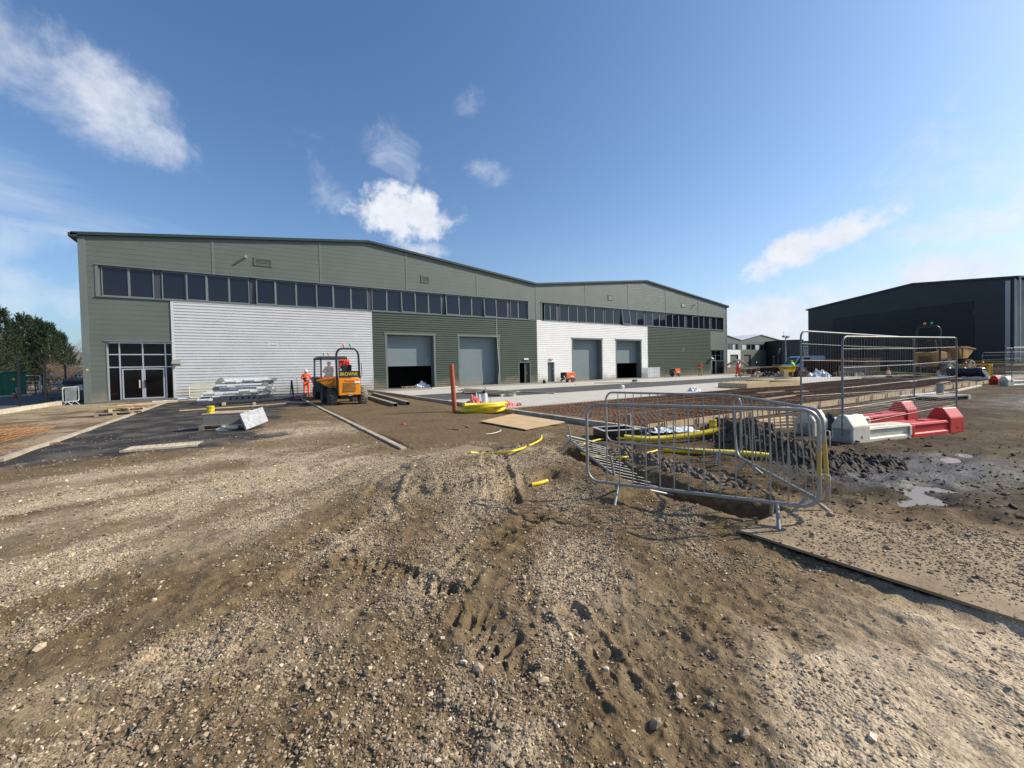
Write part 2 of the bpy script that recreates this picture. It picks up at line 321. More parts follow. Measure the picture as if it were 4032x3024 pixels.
    grav = np.clip(.7*grav + .35*sand0 - 1.1*mud - .75*np.clip(pe(3000, 2450, .62, .5, -.6)+.8*pe(2650, 2350, .5, .35)+.7*pe(500,2450,.7,.3,.3), 0, 1), 0, 1)
    return dict(hard=np.clip(1.5*pe(3700, 2900, .75, .42)+1.5*pe(3950, 2500, .6, .6)+1.2*pe(4100,2900,.8,.6)+.5*n1*0,0,1), tar=np.clip(tar,0,1), grav=grav, mud=np.clip(mudd,0,1), wet=np.clip(wet,0,1), sand=sand, n1=n1, n2=n2)
def yardmask(x, y): return (x > YX-.02)*(y > 6.2 - (x-8.2)*.02)
def _tp(*q): return [tuple(gp(*a)[:2]) for a in q]
TRACKS = [(_tp((1380,2190),(1560,2270),(1740,2340),(1900,2440),(2000,2620)), .15, .125, .034), (_tp((1945,1770),(1950,1880),(1990,1990)), .20, .12, .055), (_tp((2230,1990),(2020,2090),(1860,2200),(1780,2330)), .14, .16, .028), (_tp((1560,1880),(1480,2000),(1300,2110),(1000,2230)), .2, .17, .022),
          (_tp((2250,2420),(2350,2560),(2480,2750)), .10, .2, .018), (_tp((300,2900),(800,2500),(1200,2280)), .2, .2, .012), (_tp((100,2010),(700,1900),(1300,1830)), .25, .2, .012), (_tp((2900,2500),(3300,2420),(3900,2600)), .2, .18, .012)]
def terr(x, y, cell=None, mk=None):
    if mk is None: mk = masks(x, y)
    if cell is None: cell = np.full(x.shape, .02)
    def w(lam): return np.clip(lam/(3.*cell)-.6, 0, 1)
    rough = 1 - .75*mk['tar'] - .35*mk['sand']; rough = np.where((x > 2.7) & (y > 8.6), rough*.35, rough); rough = np.where(y > 12, rough*.6, rough)
    rough = rough*(1+1.9*mk['mud'])
    h = .030*fb(x/1.9, y/1.9, 21, 2)*w(1.) + rough*(.026*fb(x/.42, y/.42, 25, 2)*w(.3) + .026*(np.abs(gn(x/.16, y/.16, 31))-.25)*w(.15)*-1 + .010*fb(x/.075, y/.075, 35, 2)*w(.06) + .006*gn(x/.03, y/.03, 40)*w(.03))
    clod = np.clip(gn(x/.11, y/.11, 44)+.05, 0, 1)**1.0*w(.1); h = h + mk['mud']*clod*.07*sm(24,7,x)
    h = h + mk['grav']*rough*.006*np.clip(gn(x/.022, y/.022, 50), -1, 1)*w(.02)
    # tyre tracks with lugs
    for P, hw, pit, dep in TRACKS:
        d, a, sd_ = segd(x, y, P); t = d/hw; inb = sm(1.15, .85, t); wob = .012*gn(x/.11, y/.11, 61); sl = a + sd_*-1*d*.55 + wob; t = t + .9*wob/.1*.25
        lug = sm(-.1, .75, np.sin(2*pi*sl/pit + (sd_ > 0)*pi)) * inb
        brk = sm(-.3, .35, gn(x/.35, y/.35, 60)+.12)
        h = h - (dep*lug*brk + dep*.45*inb*brk) + .022*np.exp(-((t-1.25)/.22)**2)*brk
    # trench, its berm and spoil
    n = mk['n2']; d, a, s_ = segd(x, y, TRENCH); prof = sm(.34+.06*n, .16+.05*n, d); h = h - .50*prof + .05*np.exp(-((d-.5)/.16)**2)
    d2, a2, _ = segd(x, y, BERM); h = h + .10*np.exp(-(d2/.34)**2)*(1+.3*n)
    bk = sm(0,.16,(y-4.55)+.16*n+.10*np.sin(x*3.1)+.12*(x-2.6))*np.exp(-((x-2.7)/1.25)**2)*sm(7.6,6.,y); h = h + .16*bk + .05*np.exp(-((x-2.35)**2/.7+(y-5.6)**2/1.6)) + .07*np.exp(-((x-1.9)**2/.3+(y-5.2)**2/.5))
    h = h - .035*sm(2.62,2.5,x)*0
    # sunk beside kerbs, level under paving
    near = sm(1.6, .2, YX-x)*(x < YX)*(y > 6.8); h = h*(1-.6*near) - .10*near
    # board area bottom right: a step down on the near side
    st = sm(3.98, 3.84, x + .045*(y-1.2)*-1)*sm(2.6, 2.1, y)*sm(3.2, 3.85, x); h = h - .045*st
    un = (x > 3.93)*(x < 5.1)*(y < 2.1)*(y > -2.75); h = np.where(un, h*.5-.03, h)
    pud = sm(.75,.2,np.hypot((x-6.9)/1.1,(y-1.5)/.45))*.05 + sm(.8,.2,np.hypot((x-9.9)/1.5,(y-1.75)/.4))*.05+sm(.8,.2,np.hypot((x-24.)/4,(y-2.1)/.8))*.05; h = h - pud
    h = np.where((x > 2.45) & (x < 2.78) & (y > 8.2) & (y<27.6), np.minimum(h, -.02), h)
    h = np.where((x < -3.8) & (x > -4.6) & (y > 12), np.minimum(h, 0.), h)
    h = np.where(yardmask(x, y) > 0, -.12, h)
    h = np.where((y > 34.3), np.minimum(h, -.06), h)
    far = np.hypot(x, y); h = np.where(far > 70, -.05, h)
    return h
def tz(x, y): return float(terr(np.array([float(x)]), np.array([float(y)]), np.array([.3]))[0])
# polar sheet round the camera, fine where the photo looks
fa = TH; A = [fa + radians(a) for a in np.linspace(-60, 60, 1050)]; A += [fa + radians(a) for a in np.linspace(60, 300, 70)[1:-1]]
A = np.array(A); rs = [.12, .4, .7, .95, 1.1, 1.2]
while rs[-1] < 70: r = rs[-1]; rs.append(r + min(max(.0042*r, .00135*r*r*1.1), .12 + max(0, r-22)*.03))
while rs[-1] < 3500: rs.append(rs[-1]*1.25)
rs = np.array(rs); NR, NA = len(rs), len(A)
RR, AA = np.meshgrid(rs, A, indexing='ij'); X = RR*np.sin(AA); Y = RR*np.cos(AA)
dr = np.gradient(rs)[:, None]*np.ones((1, NA)); fine_ = np.abs((AA-fa+pi) % (2*pi)-pi) < radians(60.2)
cell = np.where(fine_, np.maximum(dr, RR*.002), RR*.06)
mk = masks(X, Y); Z = terr(X, Y, cell, mk)
verts = np.stack([X, Y, Z], -1).reshape(-1, 3)
verts = np.vstack([verts, [[0, 0, 0]]])
i = np.arange(NR-1)[:, None]; j = np.arange(NA)[None, :]; jn = (j+1) % NA
quads = np.stack([i*NA+j, i*NA+jn, (i+1)*NA+jn, (i+1)*NA+j], -1).reshape(-1, 4)[:, ::-1]
fan = np.stack([np.full(NA, NR*NA), np.arange(NA), (np.arange(NA)+1) % NA], -1)[:, ::-1]
def npmesh(name, verts, quads=None, tris=None, smooth=True):
    me = bpy.data.meshes.new(name); nq = 0 if quads is None else len(quads); nt_ = 0 if tris is None else len(tris)
    me.vertices.add(len(verts)); me.vertices.foreach_set('co', np.ascontiguousarray(verts, np.float32).ravel())
    loops = np.concatenate([a.ravel() for a in (quads, tris) if a is not None]).astype(np.int32); me.loops.add(len(loops)); me.loops.foreach_set('vertex_index', loops)
    tot_ = np.concatenate([np.full(nq, 4), np.full(nt_, 3)]).astype(np.int32); st = np.concatenate([[0], np.cumsum(tot_)[:-1]]).astype(np.int32)
    me.polygons.add(nq+nt_); me.polygons.foreach_set('loop_start', st); me.polygons.foreach_set('loop_total', tot_)
    me.polygons.foreach_set('use_smooth', np.full(nq+nt_, smooth)); me.update(calc_edges=True); me.validate(); return me
gme = npmesh('ground', verts, quads, fan)
def attr(me, name, arr): a = me.attributes.new(name, 'FLOAT', 'POINT'); a.data.foreach_set('value', np.ascontiguousarray(arr, np.float32).ravel())
for k in ('tar', 'grav', 'mud', 'wet', 'sand'): attr(gme, k, np.append(mk[k].ravel(), 0.))
ground = bpy.data.objects.new('ground', gme); C.objects.link(ground); tag(ground, 'rough construction ground of brown mud and pale crushed stone', kind='structure')
# material
gm = bpy.data.materials.new('site_ground'); gm.use_nodes = True; t = gm.node_tree; b = t.nodes['Principled BSDF']; n = t.nodes.new; l = t.links.new
geo = n('ShaderNodeTexCoord'); P = geo.outputs['Object']
def nz(sc, det=5, ro=.6, vec=P):
    k = n('ShaderNodeTexNoise'); k.inputs['Scale'].default_value = sc; k.inputs['Detail'].default_value = det; k.inputs['Roughness'].default_value = ro; l(vec, k.inputs['Vector']); return k.outputs['Fac']
def vor(sc, what='Distance'):
    k = n('ShaderNodeTexVoronoi'); k.inputs['Scale'].default_value = sc; l(P, k.inputs['Vector']); return k.outputs[what]
def at_(nm): k = n('ShaderNodeAttribute'); k.attribute_name = nm; return k.outputs['Fac']
def mm(op, a, b_=None, c=None, cl=False):
    k = n('ShaderNodeMath'); k.operation = op; k.use_clamp = cl
    for i_, v in enumerate((a, b_, c)):
        if v is None: continue
        if isinstance(v, (int, float)): k.inputs[i_].default_value = v
        else: l(v, k.inputs[i_])
    return k.outputs[0]
def mixc(f, a, b_):
    k = n('ShaderNodeMix'); k.data_type = 'RGBA'; k.clamp_factor = True
    for i_, v in ((0, f), (6, a), (7, b_)):
        if isinstance(v, (int, float)): k.inputs[i_].default_value = v
        elif isinstance(v, tuple): k.inputs[i_].default_value = (*v, 1)
        else: l(v, k.inputs[i_])
    return k.outputs[2]
def mr(v, a, b_, c=0., d=1.):
    k = n('ShaderNodeMapRange'); k.interpolation_type = 'SMOOTHSTEP'; l(v, k.inputs[0])
    for i_, q in enumerate((a, b_, c, d)): k.inputs[i_+1].default_value = q
    return k.outputs[0]
n_big = nz(1.1, 6); n_mid = nz(9, 6, .65); n_fine = nz(55, 4, .7)
mudc = mixc(mr(n_mid, .3, .7), (.092, .060, .030), (.205, .143, .076))
mudc = mixc(mr(n_big, .35, .7, 0, .6), mudc, (.185, .138, .084))
sc_ = nz(30, 3, .7); stc = mixc(vor(70, 'Color'), (.20, .155, .10), (.62, .50, .35))
stc = mixc(mr(n_mid, .3, .75), mixc(.4, stc, (.33, .25, .155)), mixc(.4, stc, (.60, .475, .31)))
stf = mm('MULTIPLY', mr(mm('ADD', mm('ADD', at_('grav'), mm('MULTIPLY', mm('SUBTRACT', n_fine, .5), .9)), mm('MULTIPLY', mm('SUBTRACT', sc_, .5), 1.1)), .36, .85), .82)
col = mixc(stf, mudc, stc)
sandc = mixc(mr(n_mid, .25, .75), (.40, .31, .205), (.63, .505, .355)); col = mixc(mm('MULTIPLY', at_('sand'), mr(n_fine, .3, .6, .45, 1.)), col, sandc)
darkm = mixc(mr(n_mid, .3, .7), (.028, .019, .011), (.078, .054, .032)); col = mixc(mm('MULTIPLY', at_('mud'), .9), col, darkm)
wetc = mixc(n_fine, (.020, .016, .012), (.052, .042, .032)); col = mixc(at_('wet'), col, wetc)
tarc = mixc(mr(n_fine, .35, .7), (.025, .025, .026), (.060, .058, .055)); tarc = mixc(mr(n_big, .42, .66, 0, .7), tarc, (.155, .138, .115)); tarc = mixc(mr(nz(90,3,.8), .66, .7), tarc, (.5, .46, .4))
col = mixc(mm('MULTIPLY', at_('tar'), mr(n_mid, .1, .45, .6, 1)), col, tarc)
l(col, b.inputs['Base Color'])
rgh = mm('SUBTRACT', .93, mm('MULTIPLY', at_('wet'), mr(n_mid, .35, .6, .25, .6))); l(rgh, b.inputs['Roughness']); l(mm('ADD', .12, mm('MULTIPLY', at_('wet'), .3)), b.inputs['Specular IOR Level'])
hh = mm('ADD', mm('MULTIPLY', mm('SUBTRACT', 1., vor(55)), mm('ADD', .15, mm('MULTIPLY', at_('grav'), .9))), mm('ADD', mm('MULTIPLY', n_fine, .6), mm('MULTIPLY', n_mid, .8)))
hh = mm('ADD', hh, mm('MULTIPLY', nz(24, 4, .7), .8))
bp = n('ShaderNodeBump'); bp.inputs['Strength'].default_value = .85; bp.inputs['Distance'].default_value = .02; l(hh, bp.inputs['Height']); l(bp.outputs[0], b.inputs['Normal'])
gme.materials.append(gm)

# loose stones: merged mesh of small rocks
def rockbase(k):
    import bmesh
    bm = bmesh.new(); bmesh.ops.create_icosphere(bm, subdivisions=1, radius=1); q = np.random.default_rng(k); v = np.array([x.co[:] for x in bm.verts])
    if True: keep = q.normal(0, .22, (len(v), 1)); v = v*(1+keep)
    f = np.array([[x.index for x in ff.verts] for ff in bm.faces]); bm.free(); return v, f
def icolow(k):
    import bmesh
    bm = bmesh.new(); bmesh.ops.create_icosphere(bm, subdivisions=1, radius=1)
    bm2 = bmesh.new(); bmesh.ops.create_cube(bm2, size=1.5); q = np.random.default_rng(k+50); v = np.array([x.co[:] for x in bm2.verts]); v = v*(1+q.normal(0, .18, (len(v), 1))) + q.normal(0, .1, v.shape)
    f = np.array([[x.index for x in ff.verts] for ff in bm2.faces]); bm.free(); bm2.free(); return v, np.vstack([f[:, [0,1,2]], f[:, [0,2,3]]])
KINDS = dict(mud_clods=5, rubble=5, gravel=4)
def scatter(name, n_, rmin, rmax, size, wfun, label, mt, power=1.0, seed=3, sink=.25, amax=57):
    q = np.random.default_rng(seed); rr = rmin*(rmax/rmin)**(q.random(n_)**power); aa = fa + radians(amax)*(q.random(n_)*2-1); x = rr*np.sin(aa); y = rr*np.cos(aa)
    m = masks(x, y); keep = (q.random(n_) < wfun(x, y, m)*(1-.88*m['hard'])) & (yardmask(x, y) < 1) & (y < 34)
    kx = (np.abs(x-2.62) < .14) & (y > 8.2); keep &= ~kx; keep &= ~((np.abs(x+4.2) < .2) & (y > 12))
    sa_ = m['sand'][keep]; x, y, rr = x[keep], y[keep], rr[keep]; z = terr(x, y, np.maximum(rr*.006, .01)); bd_ = (x > 3.91)*(x < 5.11)*(y < 2.12)*(y > -2.77); z = np.where(bd_, np.maximum(z, .022), z); k = len(x)
    s = np.clip(size(q, k, rr), .003, .16); V = []; F = []; Cc = []; off = 0; kinds = 5; kind = q.integers(0, kinds, k)
    for t_ in range(kinds):
        v, f = (rockbase(t_) if t_ < KINDS.get(name, 2) else icolow(t_)); ix = np.where(kind == t_)[0]; kk = len(ix)
        if not kk: continue
        th = q.random(kk)*2*pi; tl = q.normal(0, .5, kk); sc = s[ix][:, None]*np.stack([1+.4*q.random(kk), .7+.4*q.random(kk), .45+.35*q.random(kk)], -1)
        p = v[None]*sc[:, None, :]; c_, s_ = np.cos(tl)[:, None], np.sin(tl)[:, None]; p = np.stack([p[..., 0], p[..., 1]*c_-p[..., 2]*s_, p[..., 1]*s_+p[..., 2]*c_], -1)
        c_, s_ = np.cos(th)[:, None], np.sin(th)[:, None]; p = np.stack([p[..., 0]*c_-p[..., 1]*s_, p[..., 0]*s_+p[..., 1]*c_, p[..., 2]], -1)
        p += np.stack([x[ix], y[ix], z[ix]+s[ix]*sink], -1)[:, None, :]
        V.append(p.reshape(-1, 3)); F.append((f[None]+(np.arange(kk)*len(v))[:, None, None]+off).reshape(-1, 3)); Cc.append(np.repeat(np.clip(q.random(kk)*(1-.35*sa_[ix])+.38*sa_[ix], 0, 1), len(v))); off += kk*len(v)
    me = npmesh(name, np.vstack(V), None, np.vstack(F), False); attr(me, 'tone', np.concatenate(Cc)); me.materials.append(mt)
    o = bpy.data.objects.new(name, me); C.objects.link(o); tag(o, label, None, kind='stuff'); return o
def stonemat(name, stops):
    m = bpy.data.materials.new(name); m.use_nodes = True; t = m.node_tree; b = t.nodes['Principled BSDF']; a = t.nodes.new('ShaderNodeAttribute'); a.attribute_name = 'tone'
    r = t.nodes.new('ShaderNodeValToRGB'); t.links.new(a.outputs['Fac'], r.inputs[0]); e = r.color_ramp.elements
    e[0].position, e[0].color = stops[0][0], (*stops[0][1], 1); e[1].position, e[1].color = stops[-1][0], (*stops[-1][1], 1)
    for p_, c_ in stops[1:-1]: x = e.new(p_); x.color = (*c_, 1)
    no = t.nodes.new('ShaderNodeTexNoise'); no.inputs['Scale'].default_value = 60; g = t.nodes.new('ShaderNodeTexCoord'); t.links.new(g.outputs['Object'], no.inputs['Vector'])
    x = t.nodes.new('ShaderNodeMix'); x.data_type = 'RGBA'; x.blend_type = 'MULTIPLY'; x.inputs[0].default_value = .7; t.links.new(r.outputs[0], x.inputs[6]); t.links.new(no.outputs['Fac'], x.inputs[7])
    y = t.nodes.new('ShaderNodeMix'); y.data_type = 'RGBA'; y.blend_type = 'MULTIPLY'; y.inputs[0].default_value = 1; y.inputs[7].default_value = (1.45, 1.45, 1.45, 1); t.links.new(x.outputs[2], y.inputs[6]); t.links.new(y.outputs[2], b.inputs['Base Color']); b.inputs['Roughness'].default_value = .85
    return m
M['stones'] = stonemat('gravel_stones', [(0, (.12, .082, .047)), (.35, (.21, .152, .092)), (.72, (.34, .26, .17)), (.93, (.50, .39, .25)), (1, (.70, .60, .44))])
M['clods'] = stonemat('mud_clods', [(0, (.045, .032, .021)), (.5, (.085, .062, .040)), (1, (.15, .112, .075))])
scatter('gravel', 330000, 1.15, 16, lambda q, k, r: np.exp(q.normal(np.log(.0046), .36, k))*(1+.05*r), lambda x, y, m: np.clip(.08+1.1*m['grav'], 0, 1)*(1-.85*m['tar'])*(1-.8*m['mud'])*(1-.0*m['sand'])*np.where((x>2.8)&(y>8.4),.12,1), 'pale loose crushed stones spread over the mud', M['stones'], .8)
scatter('rubble', 2600, 1.3, 14, lambda q, k, r: np.exp(q.normal(np.log(.0125), .35, k))*(1+.04*r)*1.0, lambda x, y, m: np.clip(.15+.7*m['grav']+.45*np.exp(-((x-1.75)**2/.12+(y-2.2)**2/1.6)), 0, 1)*(1-.9*m['tar'])*(1-.5*m['mud'])*np.where((x>2.8)&(y>8.4),.15,1), 'larger pale stones lying among the gravel', M['stones'], .9, 8)
scatter('mud_clods', 30000, 3., 18, lambda q, k, r: np.exp(q.normal(np.log(.0085), .45, k))*(1+.035*r), lambda x, y, m: np.clip(m['mud']*1.2*sm(14,8,x), 0, 1)*.8, 'small dark clods of churned mud right of the trench', M['clods'], 1., 5, .3)

# standing water
def flat_poly(name, pts, z, mt, label, kind='structure', cat=None):
    me = bpy.data.meshes.new(name); me.from_pydata([(p[0], p[1], z) for p in pts], [], [tuple(range(len(pts)))]); me.update(); me.materials.append(mt)
    o = bpy.data.objects.new(name, me); C.objects.link(o); tag(o, label, cat, kind=kind); return o
wm = bpy.data.materials.new('muddy_water'); wm.use_nodes = True; b = wm.node_tree.nodes['Principled BSDF']; b.inputs['Base Color'].default_value = (.24, .20, .155, 1); b.inputs['Roughness'].default_value = .28
nn_ = wm.node_tree.nodes.new('ShaderNodeTexNoise'); nn_.inputs['Scale'].default_value = 14; bb_ = wm.node_tree.nodes.new('ShaderNodeBump'); bb_.inputs['Strength'].default_value = .3; bb_.inputs['Distance'].default_value = .01; wm.node_tree.links.new(nn_.outputs[0], bb_.inputs['Height']); wm.node_tree.links.new(bb_.outputs[0], b.inputs['Normal'])
for cx_, cy_, rx_, ry_, dz in ((6.9, 1.5, 1.3, .6, .010), (9.9, 1.75, 1.5, .5, .006), (24, 2.1, 4., .75, .012)):
    hz_ = tz(cx_, cy_); flat_poly('puddle', [(cx_+rx_*cos(a_)*(1+.15*sin(3*a_)), cy_+ry_*sin(a_)*(1+.2*cos(2*a_))) for a_ in np.linspace(0, 2*pi, 28)[:-1]], hz_+dz, wm, 'shallow muddy puddle glinting in the dark churned ground')
# paved yard, sheets stacked 4 mm apart at z ~ 0.03
def rect(x0, y0, x1, y1): return [(x0, y0), (x1, y0), (x1, y1), (x0, y1)]
def slab(name, x0, y0, x1, y1, zt, th, mt, label): o = MB().box((x0, y0, zt-th), (x1, y1, zt)).build(name, mt); return tag(o, label, kind='structure')
M['yardc'] = mat('brushed_yard_concrete', (.52, .485, .42), .85, 0, .08, .8, .25, 40, (.40, .37, .315), .45, stretch=(1, 3, 1))
M['apron'] = mat('apron_concrete', (.27, .25, .225), .85, 0, .12, 1.2, .25, 40)
slab('apron', YX+.16, 31.2, 61.4, 34.72, .030, .2, M['apron'], 'darker concrete apron along the foot of the long building')
slab('yard_concrete', YX+.16, 24.95, 62, 31.18, .030, .2, M['yardc'], 'pale concrete strip of the yard in front of the roller doors')
slab('yard_asphalt', YX+.16, 19.45, 62, 24.93, .022, .2, M['asph'], 'dark asphalt lane crossing the yard')
slab('yard_concrete', YX+.16, 13.75, 47.5, 19.43, .030, .2, M['yardc'], 'pale brushed concrete strip between asphalt lane and rusty mesh')
slab('yard_concrete', YX+.16, 13.45, 47.5, 13.73, .055, .2, M['kerb'], 'white concrete edge strip beside the rusty reinforcement')
slab('blinding', YX+.16, 6.75, 44, 13.44, -.045, .1, mat('blinding_layer', (.17, .125, .088), .9, 0, .25, 2.5, .4, 20), 'brown blinding layer under the reinforcement mesh')
slab('road_far', 47.5, -10, 62, 19.4, .012, .2, mat('dirt_road', (.24, .20, .16), .9, 0, .2, .6, .4, 20), 'muddy far end of the yard')
# ================================================================== the long terrace of units
FY = 34.8; ZS, ZH = 6.58, 8.46
def fx(px, py=1220): return wy(px, py, FY).x
ROOF1 = [(-8.45, 10.2), (8.5, 12.2), (25.44, 10.31), (42.8, 12.3), (61.15, 10.25)]
def clip(poly, a, b, c):                                              # keep a*x+b*z<=c, points (x,y,z)
    out = []
    for i in range(len(poly)):
        p, q = poly[i-1], poly[i]; fp = a*p[0]+b*p[2]-c; fq = a*q[0]+b*q[2]-c
        if (fp <= 0) != (fq <= 0): k = fp/(fp-fq); out.append(tuple(p[j]+(q[j]-p[j])*k for j in range(3)))
        if fq <= 0: out.append(q)
    return out
def profile(kind, z0, z1, per):
    if kind == 'rib': pts = [(0, 0), (.22, 0), (.27, -.058), (.88, -.058), (.96, 0), (1, 0)]        # fraction of period, y
    else: pts = [(0, .004), (.04, -.004), (.97, 0.), (1, .004)]
    k = math.floor(z0/per); out = []
    while k*per < z1:
        for (f0, y0), (f1, y1) in zip(pts[:-1], pts[1:]):
            a, b = (k+f0)*per, (k+f1)*per
            if b <= z0+1e-6 or a >= z1-1e-6 or b-a < 1e-6: continue
            aa, bb = max(a, z0), min(b, z1); ya = y0+(y1-y0)*(aa-a)/(b-a); yb = y0+(y1-y0)*(bb-a)/(b-a); out.append((aa, ya, bb, yb))
        k += 1
    return out
def clad(mb, kind, x0, x1, z0, z1, per, holes=(), roof=None, Y=FY):
    xs = sorted({x0, x1} | {h[0] for h in holes if x0 < h[0] < x1} | {h[1] for h in holes if x0 < h[1] < x1} | ({r[0] for r in roof if x0 < r[0] < x1} if roof else set()))
    for a, b in zip(xs[:-1], xs[1:]):
        mid = (a+b)/2; segs = [(z0, z1)]
        for h in holes:
            if h[0] <= mid <= h[1]:
                ns = []
                for s0, s1 in segs:
                    if h[2] > s0: ns.append((s0, min(s1, h[2])))
                    if h[3] < s1: ns.append((max(s0, h[3]), s1))
                segs = [q for q in ns if q[1]-q[0] > .001]
        ln = None
        if roof:
            for (xa, za), (xb, zb) in zip(roof[:-1], roof[1:]):
                if xa <= mid <= xb: m_ = (zb-za)/(xb-xa); ln = (-m_, 1, za-m_*xa)
        for s0, s1 in segs:
            for za, ya, zb, yb in profile(kind, s0, s1, per):
                p = [(a, Y+ya, za), (b, Y+ya, za), (b, Y+yb, zb), (a, Y+yb, zb)]
                if ln: p = clip(p, *ln)
                if len(p) >= 3: mb.add(p, [tuple(range(len(p)))])
wh = thing('warehouse', 'long terrace of new grey-green industrial units with silver, white and dark green ribbed cladding', 'industrial building', (0, 0, 0))
D = [dict(x0=9.80, x1=13.95, bot=1.96), dict(x0=16.50, x1=20.68, bot=.03), dict(x0=30.35, x1=34.75, bot=.03), dict(x0=37.25, x1=41.60, bot=1.90)]
DZ = 4.66; PD = [(23.05, 24.55, 2.2), (26.62, 27.83, 2.18)]
E1 = (-7.45, -4.28, .12, 3.78); E2 = (56.95, 60.25, .05, 3.6)
XA, XB, XC, XD, XE = -4.2, 8.58, 25.44, 42.93, 56.82
holes = [(d['x0'], d['x1'], 0, DZ) for d in D] + [(a, b, 0, c) for a, b, c in PD] + [E1, E2]
band1 = (-7.66, 24.40, ZS, ZH); band2 = (26.2, 60.2, ZS, ZH)
m = MB(); clad(m, 'flat', -8.45, 61.15, ZH, 13, .32, (), ROOF1); clad(m, 'flat', -8.45, band1[0], ZS, ZH, .32); clad(m, 'flat', band1[1], band2[0], ZS, ZH, .32); clad(m, 'flat', band2[1], 61.15, ZS, ZH, .32)
clad(m, 'flat', -8.45, XA, 0, ZS, .32, holes); clad(m, 'flat', XE, 61.15, 0, ZS, .32, holes); m.build('flat_panel_wall', M['panel'], wh)
for a, b, mt, nm in ((XA, XB, 'silver', 'ribbed silver cladding'), (XB, XC, 'green', 'ribbed dark green cladding'), (XC, XD, 'white', 'ribbed white cladding'), (XD, XE, 'green', 'ribbed dark green cladding')):
    m = MB(); clad(m, 'rib', a, b, .06, ZS-.02, .2, holes); tag(m.build('ribbed_cladding', M[mt], wh), nm)
m = MB()                                                              # backing walls, side and rear walls
for a, b in ((-8.42, -7.6), (24.4, 26.2), (60.2, 61.12)): m.box((a, FY+.06, 0 if a < 0 or a > 50 else ZS), (b, FY+.22, ZH))
m.prism([(-8.38, 0), (-8.38, 10.1), (-8.2, 10.1), (-8.2, 0)], 'y', FY+.06, 78); m.prism([(60.95, 0), (61.1, 0), (61.1, 10.1), (60.95, 10.1)], 'y', FY+.06, 78); m.box((-8.38, 77.8, 0), (61.1, 78, 12.3))
m.box((25.3, FY+.3, 0), (25.5, 77.6, 10.2)); tag(m.build('side_wall', M['panel'], wh), 'plain grey-green side and rear walls')
m = MB(); m.box((-8.2, FY+.3, -.15), (60.9, 77.7, .025)); m.box((-8.0, FY+9, 0), (60.8, FY+9.2, 9.8)); m.box((-8.1, FY+.45, 5.2), (60.8, FY+8.9, 5.4)); m.build('interior', M['wallin'], wh)
m = MB(); R2 = [(-8.75, 10.17)] + ROOF1[1:4] + [(61.45, 10.22)]
for (xa, za), (xb, zb) in zip(R2[:-1], R2[1:]): m.prism([(xa, za+.06), (xb, zb+.06), (xb, zb+.135), (xa, za+.135)], 'y', FY+.02, 78.2)
m.build('roof', M['roof'], wh)
m = MB()
for (xa, za), (xb, zb) in zip(R2[:-1], R2[1:]): m.prism([(xa, za-.07), (xb, zb-.07), (xb, zb+.11), (xa, za+.11)], 'y', FY-.20, FY+.0)
m.box((-8.85, FY-.2, 9.98), (-8.46, 78, 10.22)); m.box((61.17, FY-.2, 10.02), (61.5, 78, 10.26)); m.build('roof_trim', M['trim'], wh)
m = MB()
for px in (846, 1267, 1604, 1880, 2111, 2306, 2474, 2621, 2749):
    x = fx(px); z1 = np.interp(x, [r[0] for r in ROOF1], [r[1] for r in ROOF1])-.09
    MB().box((x-.07, FY-.022, ZH+.02 if abs(x-25.4) > .5 else ZS), (x+.07, FY-.009, z1)).build('joint_cover', M['trimg'], wh)
for a, b in ((-8.50, -8.18), (60.95, 61.2)): MB().box((a, FY-.03, .0), (b, FY+.05, 10.1)).build('corner_trim', M['trimg'], wh)
m = MB()
for b0 in (band1, band2):
    m.box((b0[0]-.12, FY-.07, ZH), (b0[1]+.12, FY-.012, ZH+.07)); m.box((b0[0]-.12, FY-.09, ZS-.07), (b0[1]+.12, FY+.16, ZS)); m.box((b0[0]-.14, FY-.03, ZS), (b0[0], FY+.2, ZH)); m.box((b0[1], FY-.03, ZS), (b0[1]+.14, FY+.2, ZH))
    m.box((b0[0], FY+.02, ZH-.01), (b0[1], FY+.24, ZH+.06))
m.build('window_surround', M['trimg'], wh)
m = MB(); m.box((XA-.08, FY-.055, .06), (XA+.06, FY-.005, ZS-.075)); m.box((XB-.04, FY-.045, .06), (XB+.04, FY-.005, ZS-.075)); m.box((XA, FY-.06, ZS-.16), (XB, FY-.02, ZS-.08)); m.build('corner_flashing', M['silver'], wh)
m = MB(); m.box((XC, FY-.062, ZS-.16), (XD, FY-.02, ZS-.08)); tag(m.build('corner_flashing', M['white'], wh))
for a, b in ((-8.45, -7.46), (XA, 9.7), (14.05, 16.4), (20.8, 23.0), (24.6, 26.55), (27.9, 30.25), (34.85, 37.15), (41.7, 56.9)): MB().box((a, FY-.02, -.1), (b, FY+.1, .055)).build('plinth', M['concd'], wh)
